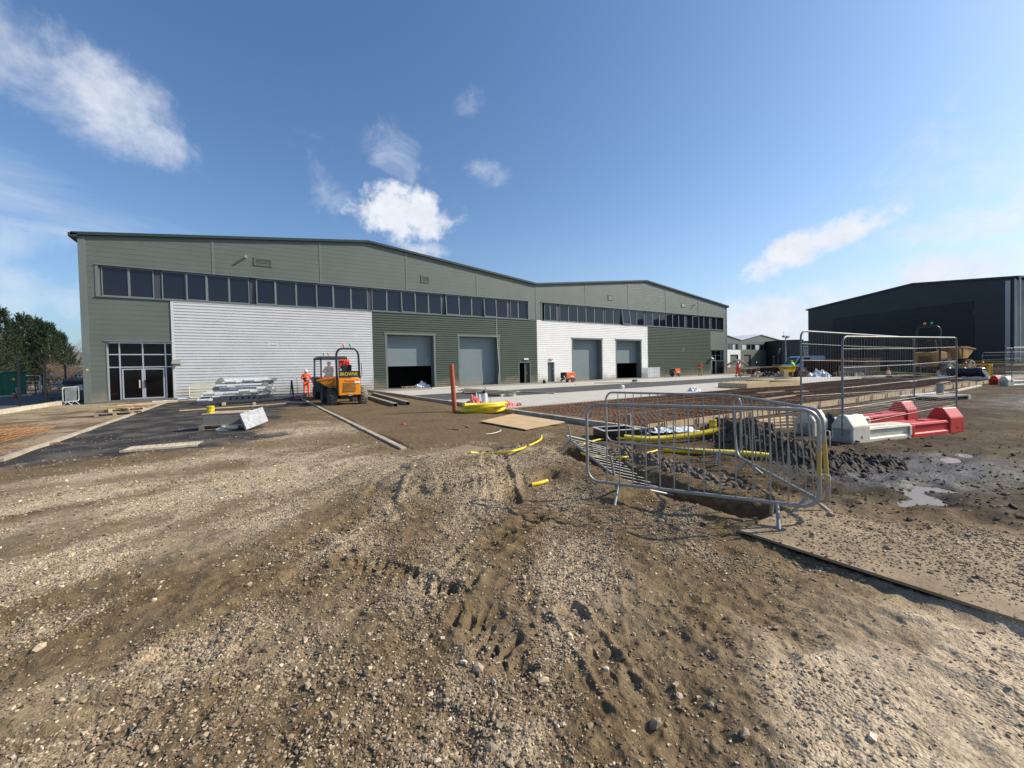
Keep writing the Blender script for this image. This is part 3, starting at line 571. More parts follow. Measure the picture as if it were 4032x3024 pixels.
# windows
W1 = [402, 511, (609, 640), 736, 818, 905, (984, 1011), 1088, 1169, 1247, 1315, 1384, (1450, 1466), 1525, 1581, 1637, 1689, (1740, 1756), 1809, 1859, 1906, 1955, (2000, 2011), 2042, 2079]
W2 = [2145, 2168, (2194, 2205), 2240, 2275, 2309, 2342, (2377, 2384), 2416, 2449, 2480, 2509, (2538, 2545), 2572, 2598, 2624, 2650, 2674, (2697, 2705), 2729, 2753, 2773, (2795, 2802), 2822, 2848]
TILT = {736: .04, 1011: .05, 1247: .05, 1581: .09, 1756: .11, 1906: .13, 2449: .2}
for lst in (W1, W2):
    ed = []
    for e in lst: ed.append(e if isinstance(e, tuple) else (e, e))
    for (p0, a), (b, p1) in zip(ed[:-1], ed[1:]):
        xa, xb = fx(a)+.0, fx(b); ti = TILT.get(a, 0); w = xb-xa
        hinge = Matrix.Translation((xa, FY+.12-(.04 if ti else 0), ZH-.03)) @ Matrix.Rotation(-ti*.6, 4, 'X'); h = ZH-ZS-.05; m = MB(); t_ = .075 if ti else .055
        for bx in (((0, -.04, -h), (t_, .04, 0)), ((w-t_, -.04, -h), (w, .04, 0)), ((t_, -.038, -t_), (w-t_, .038, 0)), ((t_, -.038, -h), (w-t_, .038, -h+t_))): m.box(*bx, M=hinge)
        wn = m.build('window', M['frame'], wh)
        if ti: tag(wn, 'top-hung window tilted open')
        m = MB(); m.box((t_-.01, .0, -h+t_-.01), (w-t_+.01, .012, -t_+.01), M=hinge @ T(w/2, .0, -h/2) @ Matrix.Rotation(random.gauss(0, .010), 4, 'X') @ Rz(random.gauss(0, .012)) @ T(-w/2, 0, h/2)); m.build('pane', M['glass'], wn)
    for a, b in [e for e in ed if e[0] != e[1]]: MB().box((fx(a)+.02, FY+.13, ZS), (fx(b)-.02, FY+.2, ZH)).build('window_pier', M['binm'], wh)
# roller doors
for i_, d in enumerate(D):
    x0, x1 = d['x0'], d['x1']; c = 'green' if i_ < 2 else 'white'
    m = MB(); m.box((x0-.16, FY-.06, 0), (x0, FY+.7, DZ+.0)); m.box((x1, FY-.06, 0), (x1+.16, FY+.7, DZ)); m.box((x0-.24, FY-.08, DZ), (x1+.24, FY+.7, DZ+.17)); s = m.build('door_surround', M['trimg'], wh)
    rd = MB(); nseg = 10; z = d['bot']; hgt = (DZ-.02-z); k = max(3, round(hgt/.52))
    for q in range(k): za = z + hgt*q/k; zb = z + hgt*(q+1)/k; rd.box((x0+.01, FY+.62, za+.004), (x1-.01, FY+.67, zb-.004)); rd.box((x0+.01, FY+.635, zb-.004), (x1-.01, FY+.66, zb+.004)) if q < k-1 else None
    r = rd.build('roller_door', M['door'], wh)
    h = MB(); h.box((x1-.42, FY+.59, z+.45), (x1-.34, FY+.62, z+.55)); h.build('handle', M['alu'], r)
# personnel doors
a, b, c = PD[0]; m = MB(); m.box((a, FY-.05, 0), (a+.1, FY+.3, c)); m.box((b-.1, FY-.05, 0), (b, FY+.3, c)); m.box((a-.05, FY-.05, c-.08), (b+.05, FY+.3, c+.02)); m.build('door_frame', M['trimg'], wh)
m = MB(); Mh = T(a+.92, FY+.1, .06) @ Rz(-.05); m.box((0, 0, 0), (.5, .06, c-.2), M=Mh); dr_ = m.build('door', M['blackp'], wh); m = MB(); m.box((.05, -.05, .95), (.2, -.01, .98), M=Mh); m.build('handle', M['alu'], dr_)
m = MB(); m.box((a+.82, FY+.05, .03), (a+.9, FY+.15, c-.1)); m.build('door_post', M['trimg'], wh)
a, b, c = PD[1]; m = MB(); m.box((a, FY-.05, 0), (a+.14, FY+.2, c)); m.box((b-.12, FY-.05, 0), (b, FY+.2, c)); m.box((a-.04, FY-.06, c-.05), (b+.04, FY+.2, c+.04)); tag(m.build('door_frame', M['white'], wh), 'white metal door frame')
m = MB(); m.box((a+.15, FY+.14, .04), (b-.13, FY+.19, c-.06)); dr_ = m.build('door', M['pdoor'], wh); m = MB(); m.box((b-.33, FY+.09, .95), (b-.2, FY+.13, .99)); m.box((b-.3, FY+.10, 1.35), (b-.26, FY+.135, 1.5)); m.build('handle', M['alu'], dr_)
# lights, vents, overflow pipes
for x, z, w_, cc_ in ((23.95, 2.48, .55, 'lightw'), (27.2, 2.42, .4, 'galvd')): MB().box((x-w_/2, FY-.16, z-.07), (x+w_/2, FY-.035, z+.09)).build('bulkhead_light', M[cc_], wh)
def floodlight(x, z):
    m = MB(); m.box((x-.04, FY-.3, z), (x+.04, FY-.03, z+.05)); m.prism([(-.3, -.08), (-.02, .16), (.1, .12), (.06, -.12), (-.05, -.2)], 'x', x-.22, x+.22, T(0, FY-.28, z)); m.build('wall_floodlight', M['galvd'], wh)
p = wy(697, 1428, FY); floodlight(p.x, p.z); p = wy(2795, 1412, FY); floodlight(p.x, p.z)
def vent(px, py, w_, h_, mt):
    p = wy(px, py, FY); m = MB(); x, z = p.x, p.z; t_ = .09
    m.box((x-w_/2-t_, FY-.05, z-h_/2-t_), (x-w_/2, FY-.01, z+h_/2+t_)); m.box((x+w_/2, FY-.05, z-h_/2-t_), (x+w_/2+t_, FY-.01, z+h_/2+t_)); m.box((x-w_/2, FY-.05, z+h_/2), (x+w_/2, FY-.01, z+h_/2+t_)); m.box((x-w_/2, FY-.05, z-h_/2-t_), (x+w_/2, FY-.01, z-h_/2))
    v = m.build('vent', M[mt], wh); m = MB(); n_ = max(3, int(h_/.09))
    for q in range(n_): zc = z-h_/2+h_*(q+.5)/n_; m.prism([(FY-.015, zc+.03), (FY-.045, zc-.02), (FY-.035, zc-.035), (FY-.012, zc+.01)], 'x', x-w_/2, x+w_/2)
    m.build('louvre', M[mt], v); MB().box((x-w_/2, FY-.013, z-h_/2), (x+w_/2, FY-.0125, z+h_/2)).build('painted_duct_shade', M['dark'], v)  # dark sheet behind the louvres, the shade of a duct put into its colour
for a in ((1036, 1033, .95, .38, 'panel'), (1674, 1100, .6, .42, 'panel'), (2403, 1172, .55, .45, 'panel'), (2690, 1201, .6, .42, 'panel'), (1075, 1357, .42, .34, 'silver'), (2690, 1376, .5, .4, 'green')): vent(*a)
for px, py in ((968, 1014), (2733, 1200)):
    p = wy(px, py, FY); MB().tube([(p.x, FY, p.z), (p.x, FY-.34, p.z-.01), (p.x, FY-.40, p.z-.04)], .07, 10).build('overflow_pipe', M['lightw'], wh)
MB().box((-8.36, FY-.036, 2.0), (-8.26, FY-.031, 2.09)).build('warning_sticker', M['yellow'], wh)
p = wy(1953, 1250, FY); MB().tube([(p.x, FY-.06, 6.5), (p.x+.03, FY-.06, 4.6), (p.x+.1, FY-.06, 3.2), (p.x+.22, FY-.08, 1.6), (p.x+.1, FY-.1, .8), (p.x+.02, FY-.15, .05)], .022, 6).build('hanging_cable', M['cream'], wh)
# glazed entrances
def entrance(E, xs, trans, dx, deep=.22, open_=None):
    x0, x1, z0, z1 = E; Yg = FY+deep; m = MB()
    m.box((x0-.08, FY-.05, z1), (x1+.08, FY+deep+.1, z1+.07)); m.box((x0-.0, FY-.02, z0-.1), (x0+.02, Yg+.1, z1)); m.box((x1-.02, FY-.02, z0-.1), (x1, Yg+.1, z1)); g = m.build('entrance_glazing', M['trimg'], wh)
    zs = [z0] + trans + [z1]; f = MB(); t_ = .034
    for x in [x0+.03] + xs + [x1-.03]: f.box((x-t_, Yg-.05, z0), (x+t_, Yg+.04, z1))
    cols = [x0+.03] + xs + [x1-.03]
    for z in trans:
        for a, b in zip(cols[:-1], cols[1:]): f.box((a+t_, Yg-.045, z-t_), (b-t_, Yg+.035, z+t_))
    f.box((x0+.08, Yg-.045, z1-.1), (x1-.08, Yg+.035, z1-.0)); f.build('frame', M['alu'], g)
    for a, b in zip(cols[:-1], cols[1:]):
        for za, zb in zip(zs[:-1], zs[1:]):
            if za == z0 and dx[0] <= (a+b)/2 <= dx[1]: continue
            MB().box((a+t_, Yg-.005, za+t_), (b-t_, Yg+.006, zb-t_)).build('pane', M['dglass'], g)
    return g, Yg
g, Yg = entrance(E1, [-6.88, -5.78, -4.66], [2.18, 2.98], (-6.8, -4.7))
for a, b in ((-6.80, -5.80), (-5.76, -4.74)):
    m = MB(); z1_ = 2.08; m.box((a, Yg-.06, .14), (a+.07, Yg-.01, z1_)); m.box((b-.07, Yg-.06, .14), (b, Yg-.01, z1_)); m.box((a+.07, Yg-.058, z1_-.07), (b-.07, Yg-.012, z1_)); m.box((a+.07, Yg-.058, .14), (b-.07, Yg-.012, .22)); d_ = m.build('entrance_door', M['alu'], wh)
    MB().box((a+.07, Yg-.04, .22), (b-.07, Yg-.03, z1_-.07)).build('pane', M['dglass'], d_); MB().box((b-.2 if a < -6 else a+.02, Yg-.12, .85), (b-.15 if a < -6 else a+.07, Yg-.06, 1.35)).build('handle', M['blackp'] if a > -6 else M['cream'], d_)
MB().box((-7.45, FY-.35, -.08), (-4.28, FY+.5, .11)).build('doorstep', M['concd'], wh)
g, Yg = entrance(E2, [57.9, 58.85], [2.05, 2.8], (56.95, 60.3), .5)
m = MB(); a = 56.98; m.box((a, Yg-.06, .06), (a+.1, Yg-.0, 2.0)); m.box((a+.8, Yg-.06, .06), (a+.9, Yg, 2.0)); m.box((a+.1, Yg-.06, 1.9), (a+.8, Yg, 2.0)); d_ = m.build('entrance_door', M['alu'], wh); MB().box((a+.1, Yg-.03, .06), (a+.8, Yg-.02, 1.9)).build('pane', M['glass'], d_)
m = MB(); Mh = T(58.9, Yg-.02, .05) @ Rz(-.9); m.box((0, -.03, 0), (.1, .03, 2.0), M=Mh); m.box((1.1, -.03, 0), (1.2, .03, 2.0), M=Mh); m.box((.1, -.03, 1.9), (1.1, .03, 2.0), M=Mh); d_ = tag(m.build('entrance_door', M['galvd'], wh), 'dark framed door standing open'); MB().box((.1, -.006, .05), (1.1, .006, 1.9), M=Mh).build('pane', M['glass'], d_)

# ------------------------------------------------------------------ charcoal building on the right
P1 = Vector((80.9, 31.8, 0)); P2 = Vector((71.8, 8.2, 0)); wd = (P1-P2).normalized(); wn_ = Vector((-wd.y, wd.x, 0)); LW = (P1-P2).length
Mw = Matrix(((wd.x, -wn_.x, 0, P2.x), (wd.y, -wn_.y, 0, P2.y), (0, 0, 1, 0), (0, 0, 0, 1)))      # local x along the wall, local +y into the building
dk = thing('charcoal_warehouse', 'big charcoal warehouse in shade on the right, dark ribbed panel in its gable', 'industrial building')
def cladM(kind, x0, x1, z0, z1, per, roof=None, holes=(), y0=0., Mx=Mw):
    m = MB(); clad(m, kind, x0, x1, z0, z1, per, holes, roof, Y=y0); m.v = [tuple(Mx @ Vector(v)) for v in m.v]; return m
RD = [(0, 10.35), (LW*.385, 11.62), (LW, 10.4)]; pan = (LW*.139, LW*.828, 0.2, 8.45)
cladM('flat', 0, LW, 0, 13, .35, RD, [pan]).build('flat_panel_wall', M['dcharc'], dk); cladM('rib', pan[0], pan[1], pan[2], pan[3], .25).build('ribbed_cladding', M['dgreen'], dk)
m = MB(); m.box((.0, .05, 0), (.2, 45, 10.2), M=Mw); m.box((LW-.2, .05, 0), (LW, 45, 10.2), M=Mw); m.box((0.2, 44.8, 0), (LW-.2, 45, 10.3), M=Mw); m.build('side_wall', M['panel'], dk)
m = MB(); m.v = []; 
for k_ in range(38): z0 = .3+k_*.22; m.box((-.035, 6, z0), (-.001, 44, z0+.13), M=Mw)
m.build('ribbed_side_cladding', M['white'], dk)
m = MB(); rr_ = [(-.35, 10.35)] + [RD[1]] + [(LW+.3, 10.35)]
for (xa, za), (xb, zb) in zip(rr_[:-1], rr_[1:]): m.prism([(xa, za), (xb, zb), (xb, zb+.22), (xa, za+.22)], 'y', -.2, 45.2, Mw)
m.build('roof', M['blackp'], dk)
m = MB(); m.box((-.12, -.16, 0), (-.0, -.04, 10.3), M=Mw); m.box((.35, -.1, 0), (.75, -.01, 10.2), M=Mw); m.box((-.45, -.1, 0), (-.33, .02, 10.3), M=Mw); m.build('downpipe', M['galv'], dk)

# ------------------------------------------------------------------ far units
fu = thing('far_unit', 'distant grey-green unit numbered 16 with a white bay, beyond the long building', 'industrial building')
BY = 81.; XL, XR = 141, 181.6; RF = [(XL, 11.6), (151.6, 9.9), (165.5, 12.2), (XR, 10.3)]
def fxx(px, py=1345): return wy(px, py, BY).x
xw0, xw1 = fxx(2866), fxx(2915)
dA = (fxx(2874), fxx(2906), 0, 4.6); dB = (fxx(2928), fxx(2955), 0, 4.6); wb = [(XL, fxx(2906), 6.5, 8.5), (fxx(2922), fxx(3070), 6.5, 8.5)]
m = MB(); clad(m, 'flat', XL, XR, 6.3, 13, .5, wb, RF, BY); clad(m, 'flat', fxx(3052), XR, 0, 6.3, .5, (), None, BY); m.build('flat_panel_wall', M['panel'], fu)
m = MB(); clad(m, 'rib', XL, xw1, 0, 6.3, .33, [dA], None, BY); m.build('ribbed_cladding', M['white'], fu)
m = MB(); clad(m, 'rib', xw1, fxx(3052), 0, 6.3, .33, [dB], None, BY); m.build('ribbed_cladding', mat('olive_ribbed_cladding', (.20, .225, .165), .45, 0, .05, .3), fu)
for q in (dA, dB): MB().box((q[0], BY+.7, 0), (q[1], BY+.8, 4.6)).build('roller_door', M['door'], fu)
for q in wb:
    n_ = 9 if q[0] > 150 else 5
    for k_ in range(n_):
        a = q[0]+(q[1]-q[0])*k_/n_; b = q[0]+(q[1]-q[0])*(k_+1)/n_
        m = MB(); m.box((a+.05, BY+.1, 6.55), (a+.3, BY+.2, 8.45)); m.box((b-.3, BY+.1, 6.55), (b-.05, BY+.2, 8.45)); m.box((a+.3, BY+.1, 8.3), (b-.3, BY+.2, 8.45)); w_ = m.build('window', M['frame'], fu)
        MB().box((a+.3, BY+.14, 6.5), (b-.3, BY+.16, 8.3)).build('pane', M['glass'] if k_ % 3 else M['poly'], w_)
m = MB(); m.box((XL, BY+.3, 0), (XR, BY+.5, 6.3)); m.box((XL, BY+.3, 6.3), (XR, BY+.5, 9)); m.box((XR-.2, BY, 0), (XR, BY+40, 10)); tag(m.build('side_wall', M['panel'], fu)); m = MB()
for (xa, za), (xb, zb) in zip(RF[:-1], RF[1:]): m.prism([(xa, za), (xb, zb), (xb, zb+.3), (xa, za+.3)], 'y', BY-.3, BY+40)
m.build('roof', M['roof'], fu)
def text(name, s, size, Mx, mt, parent=None, ext=.01, align='CENTER'):
    cu = bpy.data.curves.new(name, 'FONT'); cu.body = s; cu.size = size; cu.extrude = ext; cu.align_x = align; cu.align_y = 'CENTER'
    o = bpy.data.objects.new(name, cu); C.objects.link(o); bpy.context.view_layer.update(); me = bpy.data.meshes.new_from_object(o.evaluated_get(bpy.context.evaluated_depsgraph_get())); bpy.data.objects.remove(o)
    me.transform(Mx); me.materials.clear(); me.materials.append(mt); q = bpy.data.objects.new(name, me); C.objects.link(q)
    if parent is not None: q.parent = parent
    return q
FACE = Matrix.Rotation(pi/2, 4, 'X')                                   # text standing up, facing -Y
text('unit_number', '16', 3.0, T(fxx(3064), BY-.06, wy(3064, 1393, BY).z) @ FACE, M['silver'], fu, .03)
fd = thing('far_dark_unit', 'distant charcoal unit with a flat roof behind the lamp mast', 'industrial building')
a, b = dp(3079, 1420, 150), dp(3163, 1420, 150); z = dp(3120, 1341, 150).z
ang = atan2(b.y-a.y, b.x-a.x); Ma = T(a.x, a.y, 0) @ Rz(ang); w_ = (b.xy-a.xy).length
cladM('flat', 0, w_, 0, z, .5, None, (), 0, Ma).build('wall', M['dcharc'], fd); MB().box((-.2, -.2, z), (w_+.2, 30, z+.3), M=Ma).build('roof', M['blackp'], fd); MB().box((0.1, .1, 0), (w_-.1, 29, z-.05), M=Ma).build('side_wall', M['dcharc'], fd)
MB().box((0.2, -.06, 0), (w_*.4, -.03, z*.62), M=Ma).build('ribbed_cladding', M['dgreen'], fd)
fe = thing('far_small_unit', 'distant pale grey unit numbered 19 glimpsed beside the charcoal warehouse', 'industrial building')
a, b = dp(3160, 1420, 170), dp(3200, 1420, 170); z = dp(3172, 1342, 170).z; ang = atan2(b.y-a.y, b.x-a.x); Ma = T(a.x, a.y, 0) @ Rz(ang); w_ = (b.xy-a.xy).length
cladM('flat', 0, w_, 0, z, .5, None, (), 0, Ma).build('wall', M['panel'], fe); MB().box((0.1, .1, 0), (w_, 20, z-.05), M=Ma).build('side_wall', M['panel'], fe)
for k_ in range(3): f_ = MB().box((.3+k_*1.0, -.1, z*.58), (1.1+k_*1.0, -.02, z*.78), M=Ma).build('window', M['lightw'], fe); MB().box((.45+k_*1.0, -.13, z*.6), (.98+k_*1.0, -.101, z*.76), M=Ma).build('pane', M['glass'], f_)
text('unit_number', '19', 2.6, Ma @ T(1.6, -.06, z*.45) @ FACE, M['white'], fe, .03)
# hills
m = MB(); pts = []
for k_ in range(61):
    az = radians(-60+k_*3.2); r_ = 1800; pts.append((r_*sin(az), r_*cos(az), 22+22*sin(k_*.5)+14*sin(k_*1.3+1)+ (60 if -32 < math.degrees(az) < -10 else 0)*max(0, 1-abs((math.degrees(az)+20)/12))))
vs = []; fs = []
for k_, (x, y, z) in enumerate(pts): vs += [(x*.8, y*.8, -6), (x, y, z), (x*1.4, y*1.4, -6)]
for k_ in range(60): a = k_*3; fs += [(a, a+3, a+4, a+1), (a+1, a+4, a+5, a+2)]
m.add(vs, fs); hl = m.build('hills', mat('far_hills', (.13, .16, .17), .95, 0, .15, .004), None, True); tag(hl, 'low distant hills on the horizon', kind='structure')
# ================================================================== loose things
def V(*a): return Vector(a)
GY = (0, 0, 0)
# kerbs
def kerb(name, x0, y0, x1, y1, w, zt, zb, mt, label):
    p, q = V(x0, y0), V(x1, y1); L_ = (q-p).length; n_ = max(1, round(L_/.914)); m = MB(); d = (q-p)/n_
    for k in range(n_): a, b = p+d*(k+.006), p+d*(k+.994); j = random.uniform(-.004, .004); m.bar((a.x, a.y, (zt+zb)/2+j), (b.x, b.y, (zt+zb)/2+j+random.uniform(-.003,.003)), w, zt-zb)
    return tag(m.build(name, mt, None, False, .006), label, kind='structure')
kerb('kerb', YX+.07, 6.45, YX+.07, 34.6, .145, .052, -.3, M['kerb'], 'concrete kerb along the near edge of the paved yard')
kerb('kerb', 2.62, 8.3, 2.62, 28.6, .12, .022, -.15, M['kerb'], 'straight concrete edging running from the gravel to the dumper')
kerb('kerb', -4.2, 12.2, -4.2, 32.6, .125, .055, -.15, M['kerb'], 'pale concrete edging on the left running to the glazed entrance')
kerb('kerb', -9.7, 22.5, -9.7, 36.2, .25, .20, -.1, M['kerbc'], 'thick cream kerb stones at the left edge of the site')
flat_poly('side_road', rect(-40, 30, -9.85, 60), .02, M['asph'], 'dark asphalt road beyond the cream kerb stones')
kerb('kerb', 43.9, 5.6, 43.9, 13.3, .15, .12, -.1, M['kerb'], 'kerb closing the far end of the rusty mesh')

# pedestrian barriers
def barrier(name, label, o, u, v, Lb=2.3, H=.94, bars=13, legs=True, mt='galvb', group='steel crowd barriers', hook=True, feet=None, foot=.2, r=.019, bmat=None, each=True, drop=.2):
    """o lower corner, u unit along, v unit up in the barrier's plane"""
    o, u, v = Vector(o), Vector(u).normalized(), Vector(v).normalized(); w = u.cross(v).normalized(); base = o + u*Lb/2
    t = thing(name, label, 'barrier', (base.x, base.y, 0), 0, group); B = lambda m: m
    def P(a, b, c=0.): return o + u*a + v*b + w*c - Vector((base.x, base.y, 0))
    rad = .14; path = []
    for cx_, cy_, a0 in ((rad, rad, pi), (Lb-rad, rad, 1.5*pi), (Lb-rad, H-rad, 0), (rad, H-rad, .5*pi)):
        for k in range(6): a = a0 + k*pi/10; path.append(P(cx_+rad*cos(a), cy_+rad*sin(a)))
    MB().tube(path, r, 10, True).build('frame', M[mt], t, True)
    xs = [.17+(Lb-.34)*(k+.5)/bars for k in range(bars)]
    if each:
        for x in xs: MB().tube([P(x, 0), P(x, H)], .0075, 6).build('bar', M[bmat or mt], t, True)
    else:
        m = MB()
        for x in xs: m.tube([P(x, 0), P(x, H)], .008, 5)
        m.build('bars', M[bmat or mt], t)
    if legs:
        for x in (.36, Lb-.36):
            for s_ in (-1, 1):
                MB().tube([P(x+.02*s_, .0), P(x+.02*s_, -drop, foot*s_)], r*.95, 8).build('leg', M[mt], t, True)
    if hook:
        for z in (.3, .72):
            MB().tube([P(Lb, z-.02), P(Lb+.045, z+.03), P(Lb+.08, z+.02), P(Lb+.085, z-.13)], .006, 6).build('hook', M[mt], t, True)
    return t, P
tA, PA = barrier('crowd_barrier', 'nearest upright steel crowd barrier in front of the trench, its right feet on a board', (3.456, 3.728, .215), (1.103, -2.042, 0), (0, 0, 1))
m = MB(); m.tube([PA(2.3, .55), PA(2.3, .30)], .0205, 10, caps=False); tag(m.build('paint_patch', M['worny'], tA, True), 'worn yellow paint on the upright')
tB, PB = barrier('crowd_barrier', 'upright steel crowd barrier behind the nearest one, beside the yellow ducts', (5.749, 5.652, .17), (.69, -2.18, .002), (0, 0, 1))
tC, PC = barrier('crowd_barrier', 'steel crowd barrier leaning into the corner where two others meet by the dark soil', (6.278, 3.437, .19), (-1.515, -1.735, .005), (-.041, .04, .946), hook=False)
m = MB(); m.tube([PC(2.3, .62), PC(2.3, .22)], .0205, 10, caps=False); tag(m.build('paint_patch', M['worny'], tC, True), 'yellow painted upright')
D0 = V(4.931, 5.942, .337); D1 = V(4.137, 3.729, .037); D3 = V(5.758, 5.679, .085)
barrier('crowd_barrier', 'fallen steel crowd barrier lying across the trench with its legs in the air', D0, D1-D0, D3-D0, 2.37, .86, 13, hook=False, drop=.15, foot=.26)

# board bridging at lower right
bd = MB().box((3.90, -.32, .0), (5.12, 2.13, .022)); M['dboard'] = mat('sand_covered_board', (.33, .24, .145), .9, 0, .15, 3., .5, 35, (.17, .12, .068))
o = single(bd, 'ground_board', M['dboard'], 'sand-covered plywood board under the right feet of the nearest barrier', 'board')
o = single(MB().box((3.94, -2.78, .0), (5.16, -.34, .022)), 'ground_board', M['dboard'], 'sand-covered board at the lower right edge of the picture', 'board')

# spoil heap
def heap(name, label, line, wid, hts, x0, x1, y0, y1, mt, clods, seed, res=.035, cat='soil heap'):
    nx = int((x1-x0)/res); ny = int((y1-y0)/res); gx, gy_ = np.meshgrid(np.linspace(x0, x1, nx), np.linspace(y0, y1, ny), indexing='ij')
    d, a, _ = segd(gx, gy_, line); L_ = sum(sqrt((b[0]-a_[0])**2+(b[1]-a_[1])**2) for a_, b in zip(line[:-1], line[1:])); hh = np.interp(a/L_, np.linspace(0, 1, len(hts)), hts)
    base = hh*np.exp(-(d/wid)**2)*(1+.35*gn(gx/.45, gy_/.45, 71)); h = base + (np.abs(gn(gx/.13, gy_/.13, 73))*.13+np.clip(gn(gx/.06, gy_/.06, 75),0,1)*.05)*sm(.03, .12, base) - .05
    g0 = terr(gx, gy_, np.full(gx.shape, .1)); z = g0 + h - .02; z = np.where(base < .02, g0-.08, z)
    v = np.stack([gx, gy_, z], -1).reshape(-1, 3); i = np.arange(nx-1)[:, None]; j = np.arange(ny-1)[None]; q = np.stack([i*ny+j, (i+1)*ny+j, (i+1)*ny+j+1, i*ny+j+1], -1).reshape(-1, 4)
    me = npmesh(name, v, q, None, False); me.materials.append(mt); o = bpy.data.objects.new(name, me); C.objects.link(o); tag(o, label, cat)
    m = MB(); rr = random.Random(seed)
    for k in range(clods):
        t_ = rr.random(); s_ = rr.gauss(0, wid*.75); L2 = t_*(len(line)-1); i_ = min(int(L2), len(line)-2); f_ = L2-i_; px_ = line[i_][0]*(1-f_)+line[i_+1][0]*f_+rr.gauss(0, wid*.7); py_ = line[i_][1]*(1-f_)+line[i_+1][1]*f_+s_
        xi = int((px_-x0)/(x1-x0)*(nx-1)); yi = int((py_-y0)/(y1-y0)*(ny-1))
        if not (0 <= xi < nx and 0 <= yi < ny): continue
        r_ = rr.uniform(.015, .055); m.add(*blob((px_, py_, z[xi, yi]+r_*.3), (r_, r_*rr.uniform(.7, 1.2), r_*.8), k, 1 if r_ < .045 else 2, .25))
    c = m.build('clods', mt, o); c['kind'] = 'stuff'; return o
M['soil'] = mat('dark_clay_soil', (.085, .062, .043), .95, 0, .3, 7., .6, 40)
heap('spoil_heap', 'heap of dark lumpy dug-out soil between the barriers and the white plastic block', [(9.2, 5.35), (8.6, 4.6), (8.0, 4.0), (7.5, 3.1)], .42, [.28, .46, .46, .32], 6.4, 10.2, 2.2, 6.4, M['soil'], 420, 3)
heap('spoil_heap', 'low dark muddy mound to the right of the nearest barrier', [(7.2, 2.75), (7.9, 2.5), (8.8, 2.25)], .48, [.12, .15, .06], 6.8, 9.7, 1.3, 3.2, mat('wet_clay_soil', (.040, .030, .021), .8, 0, .3, 9., .6, 40), 160, 4)
heap('spoil_heap', 'low lumpy spoil along the far side of the trench, below the yellow ducts', [(5.75, 5.9), (5.5, 4.6), (5.35, 3.4), (5.5, 2.8)], .32, [.08, .14, .12, .05], 4.95, 6.3, 2.3, 6.6, mat('brown_clay_soil', (.16, .125, .09), .95, 0, .25, 7., .6, 40), 260, 5)

# ducts and hoses
def corr(name, label, pts, r, mt, cat='duct', step=.011):
    P_ = [Vector(p) for p in pts]; fine_p = []
    for k in range(len(P_)-1):
        p0, p1, p2, p3 = P_[max(k-1, 0)], P_[k], P_[k+1], P_[min(k+2, len(P_)-1)]; n_ = max(2, int((p2-p1).length/step))
        for i_ in range(n_):
            t = i_/n_; fine_p.append(.5*((2*p1)+(p2-p0)*t+(2*p0-5*p1+4*p2-p3)*t*t+(3*p1-p0-3*p2+p3)*t**3))
    fine_p.append(P_[-1]); rs_ = [r*(1.0 if i_ % 2 else .9) for i_ in range(len(fine_p))]
    return single(MB().tube(fine_p, rs_, 14, caps=False), name, M[mt], label, cat, smooth=False)
def spl(pts, n_=8):
    P_ = [Vector(p) for p in pts]; o_ = []
    for k in range(len(P_)-1):
        p0, p1, p2, p3 = P_[max(k-1, 0)], P_[k], P_[k+1], P_[min(k+2, len(P_)-1)]
        for i_ in range(n_): t = i_/n_; o_.append(.5*((2*p1)+(p2-p0)*t+(2*p0-5*p1+4*p2-p3)*t*t+(3*p1-p0-3*p2+p3)*t**3))
    return o_ + [P_[-1]]
c3 = lambda x, y: (2100+x/1.7015, 1500+y/1.7015)
c2 = lambda x, y: (1400+x/2.458, 1450+y/2.458)
corr('corrugated_duct', 'upper yellow corrugated duct curving from the black chamber to the tape roll', [dp(*c3(x, y), d) for x, y, d in ((610, 378, 8.65), (750, 388, 8.5), (900, 380, 8.5), (1080, 358, 8.6), (1250, 328, 8.8))], .062, 'yellow')
corr('corrugated_duct', 'lower yellow corrugated duct lying open-ended against the dark soil', [dp(*c3(x, y), d) for x, y, d in ((872, 462, 7.55), (1100, 472, 7.3), (1350, 484, 7.0), (1500, 496, 6.85), (1598, 507, 6.75))], .056, 'yellow')
def ghose(pts, cf, r, z, label, name='hose', mt='yellow', n_=8, cat='hose'):
    P_ = []
    for x, y in pts: g_ = gp(*cf(x, y)); zz = tz(g_.x, g_.y); g_ = gp(*cf(x, y), zz+z); zz = max(tz(g_.x, g_.y), tz(g_.x+.1, g_.y), tz(g_.x, g_.y-.1)); g_ = gp(*cf(x, y), zz+z+(.04 if name == 'curved_pipe' else .01)); P_.append(g_)
    return single(MB().tube(spl(P_, n_), r, n_), name, M[mt], label, cat, smooth=True)
ghose([(640, 388), (500, 385), (400, 402), (322, 432), (300, 462), (350, 495), (500, 512), (600, 512), (700, 497), (830, 465)], c3, .018, .03, 'thin yellow hose looped under the fallen barrier')
ghose([(1110, 815), (1250, 825), (1400, 820), (1550, 795), (1700, 740), (1790, 690), (1800, 655)], c2, .021, .03, 'curved length of yellow pipe on the gravel', 'curved_pipe', cat='pipe')
ghose([(1705, 1127), (1780, 1112), (1858, 1088)], c2, .028, .03, 'short cut piece of yellow pipe on the gravel', 'pipe_offcut', cat='pipe')
ghose([(1260, 638), (1330, 630), (1390, 612), (1408, 598)], c2, .012, .02, 'thin white conduit offcut on the dirt near the plywood', 'conduit_offcut', 'cream', cat='pipe')
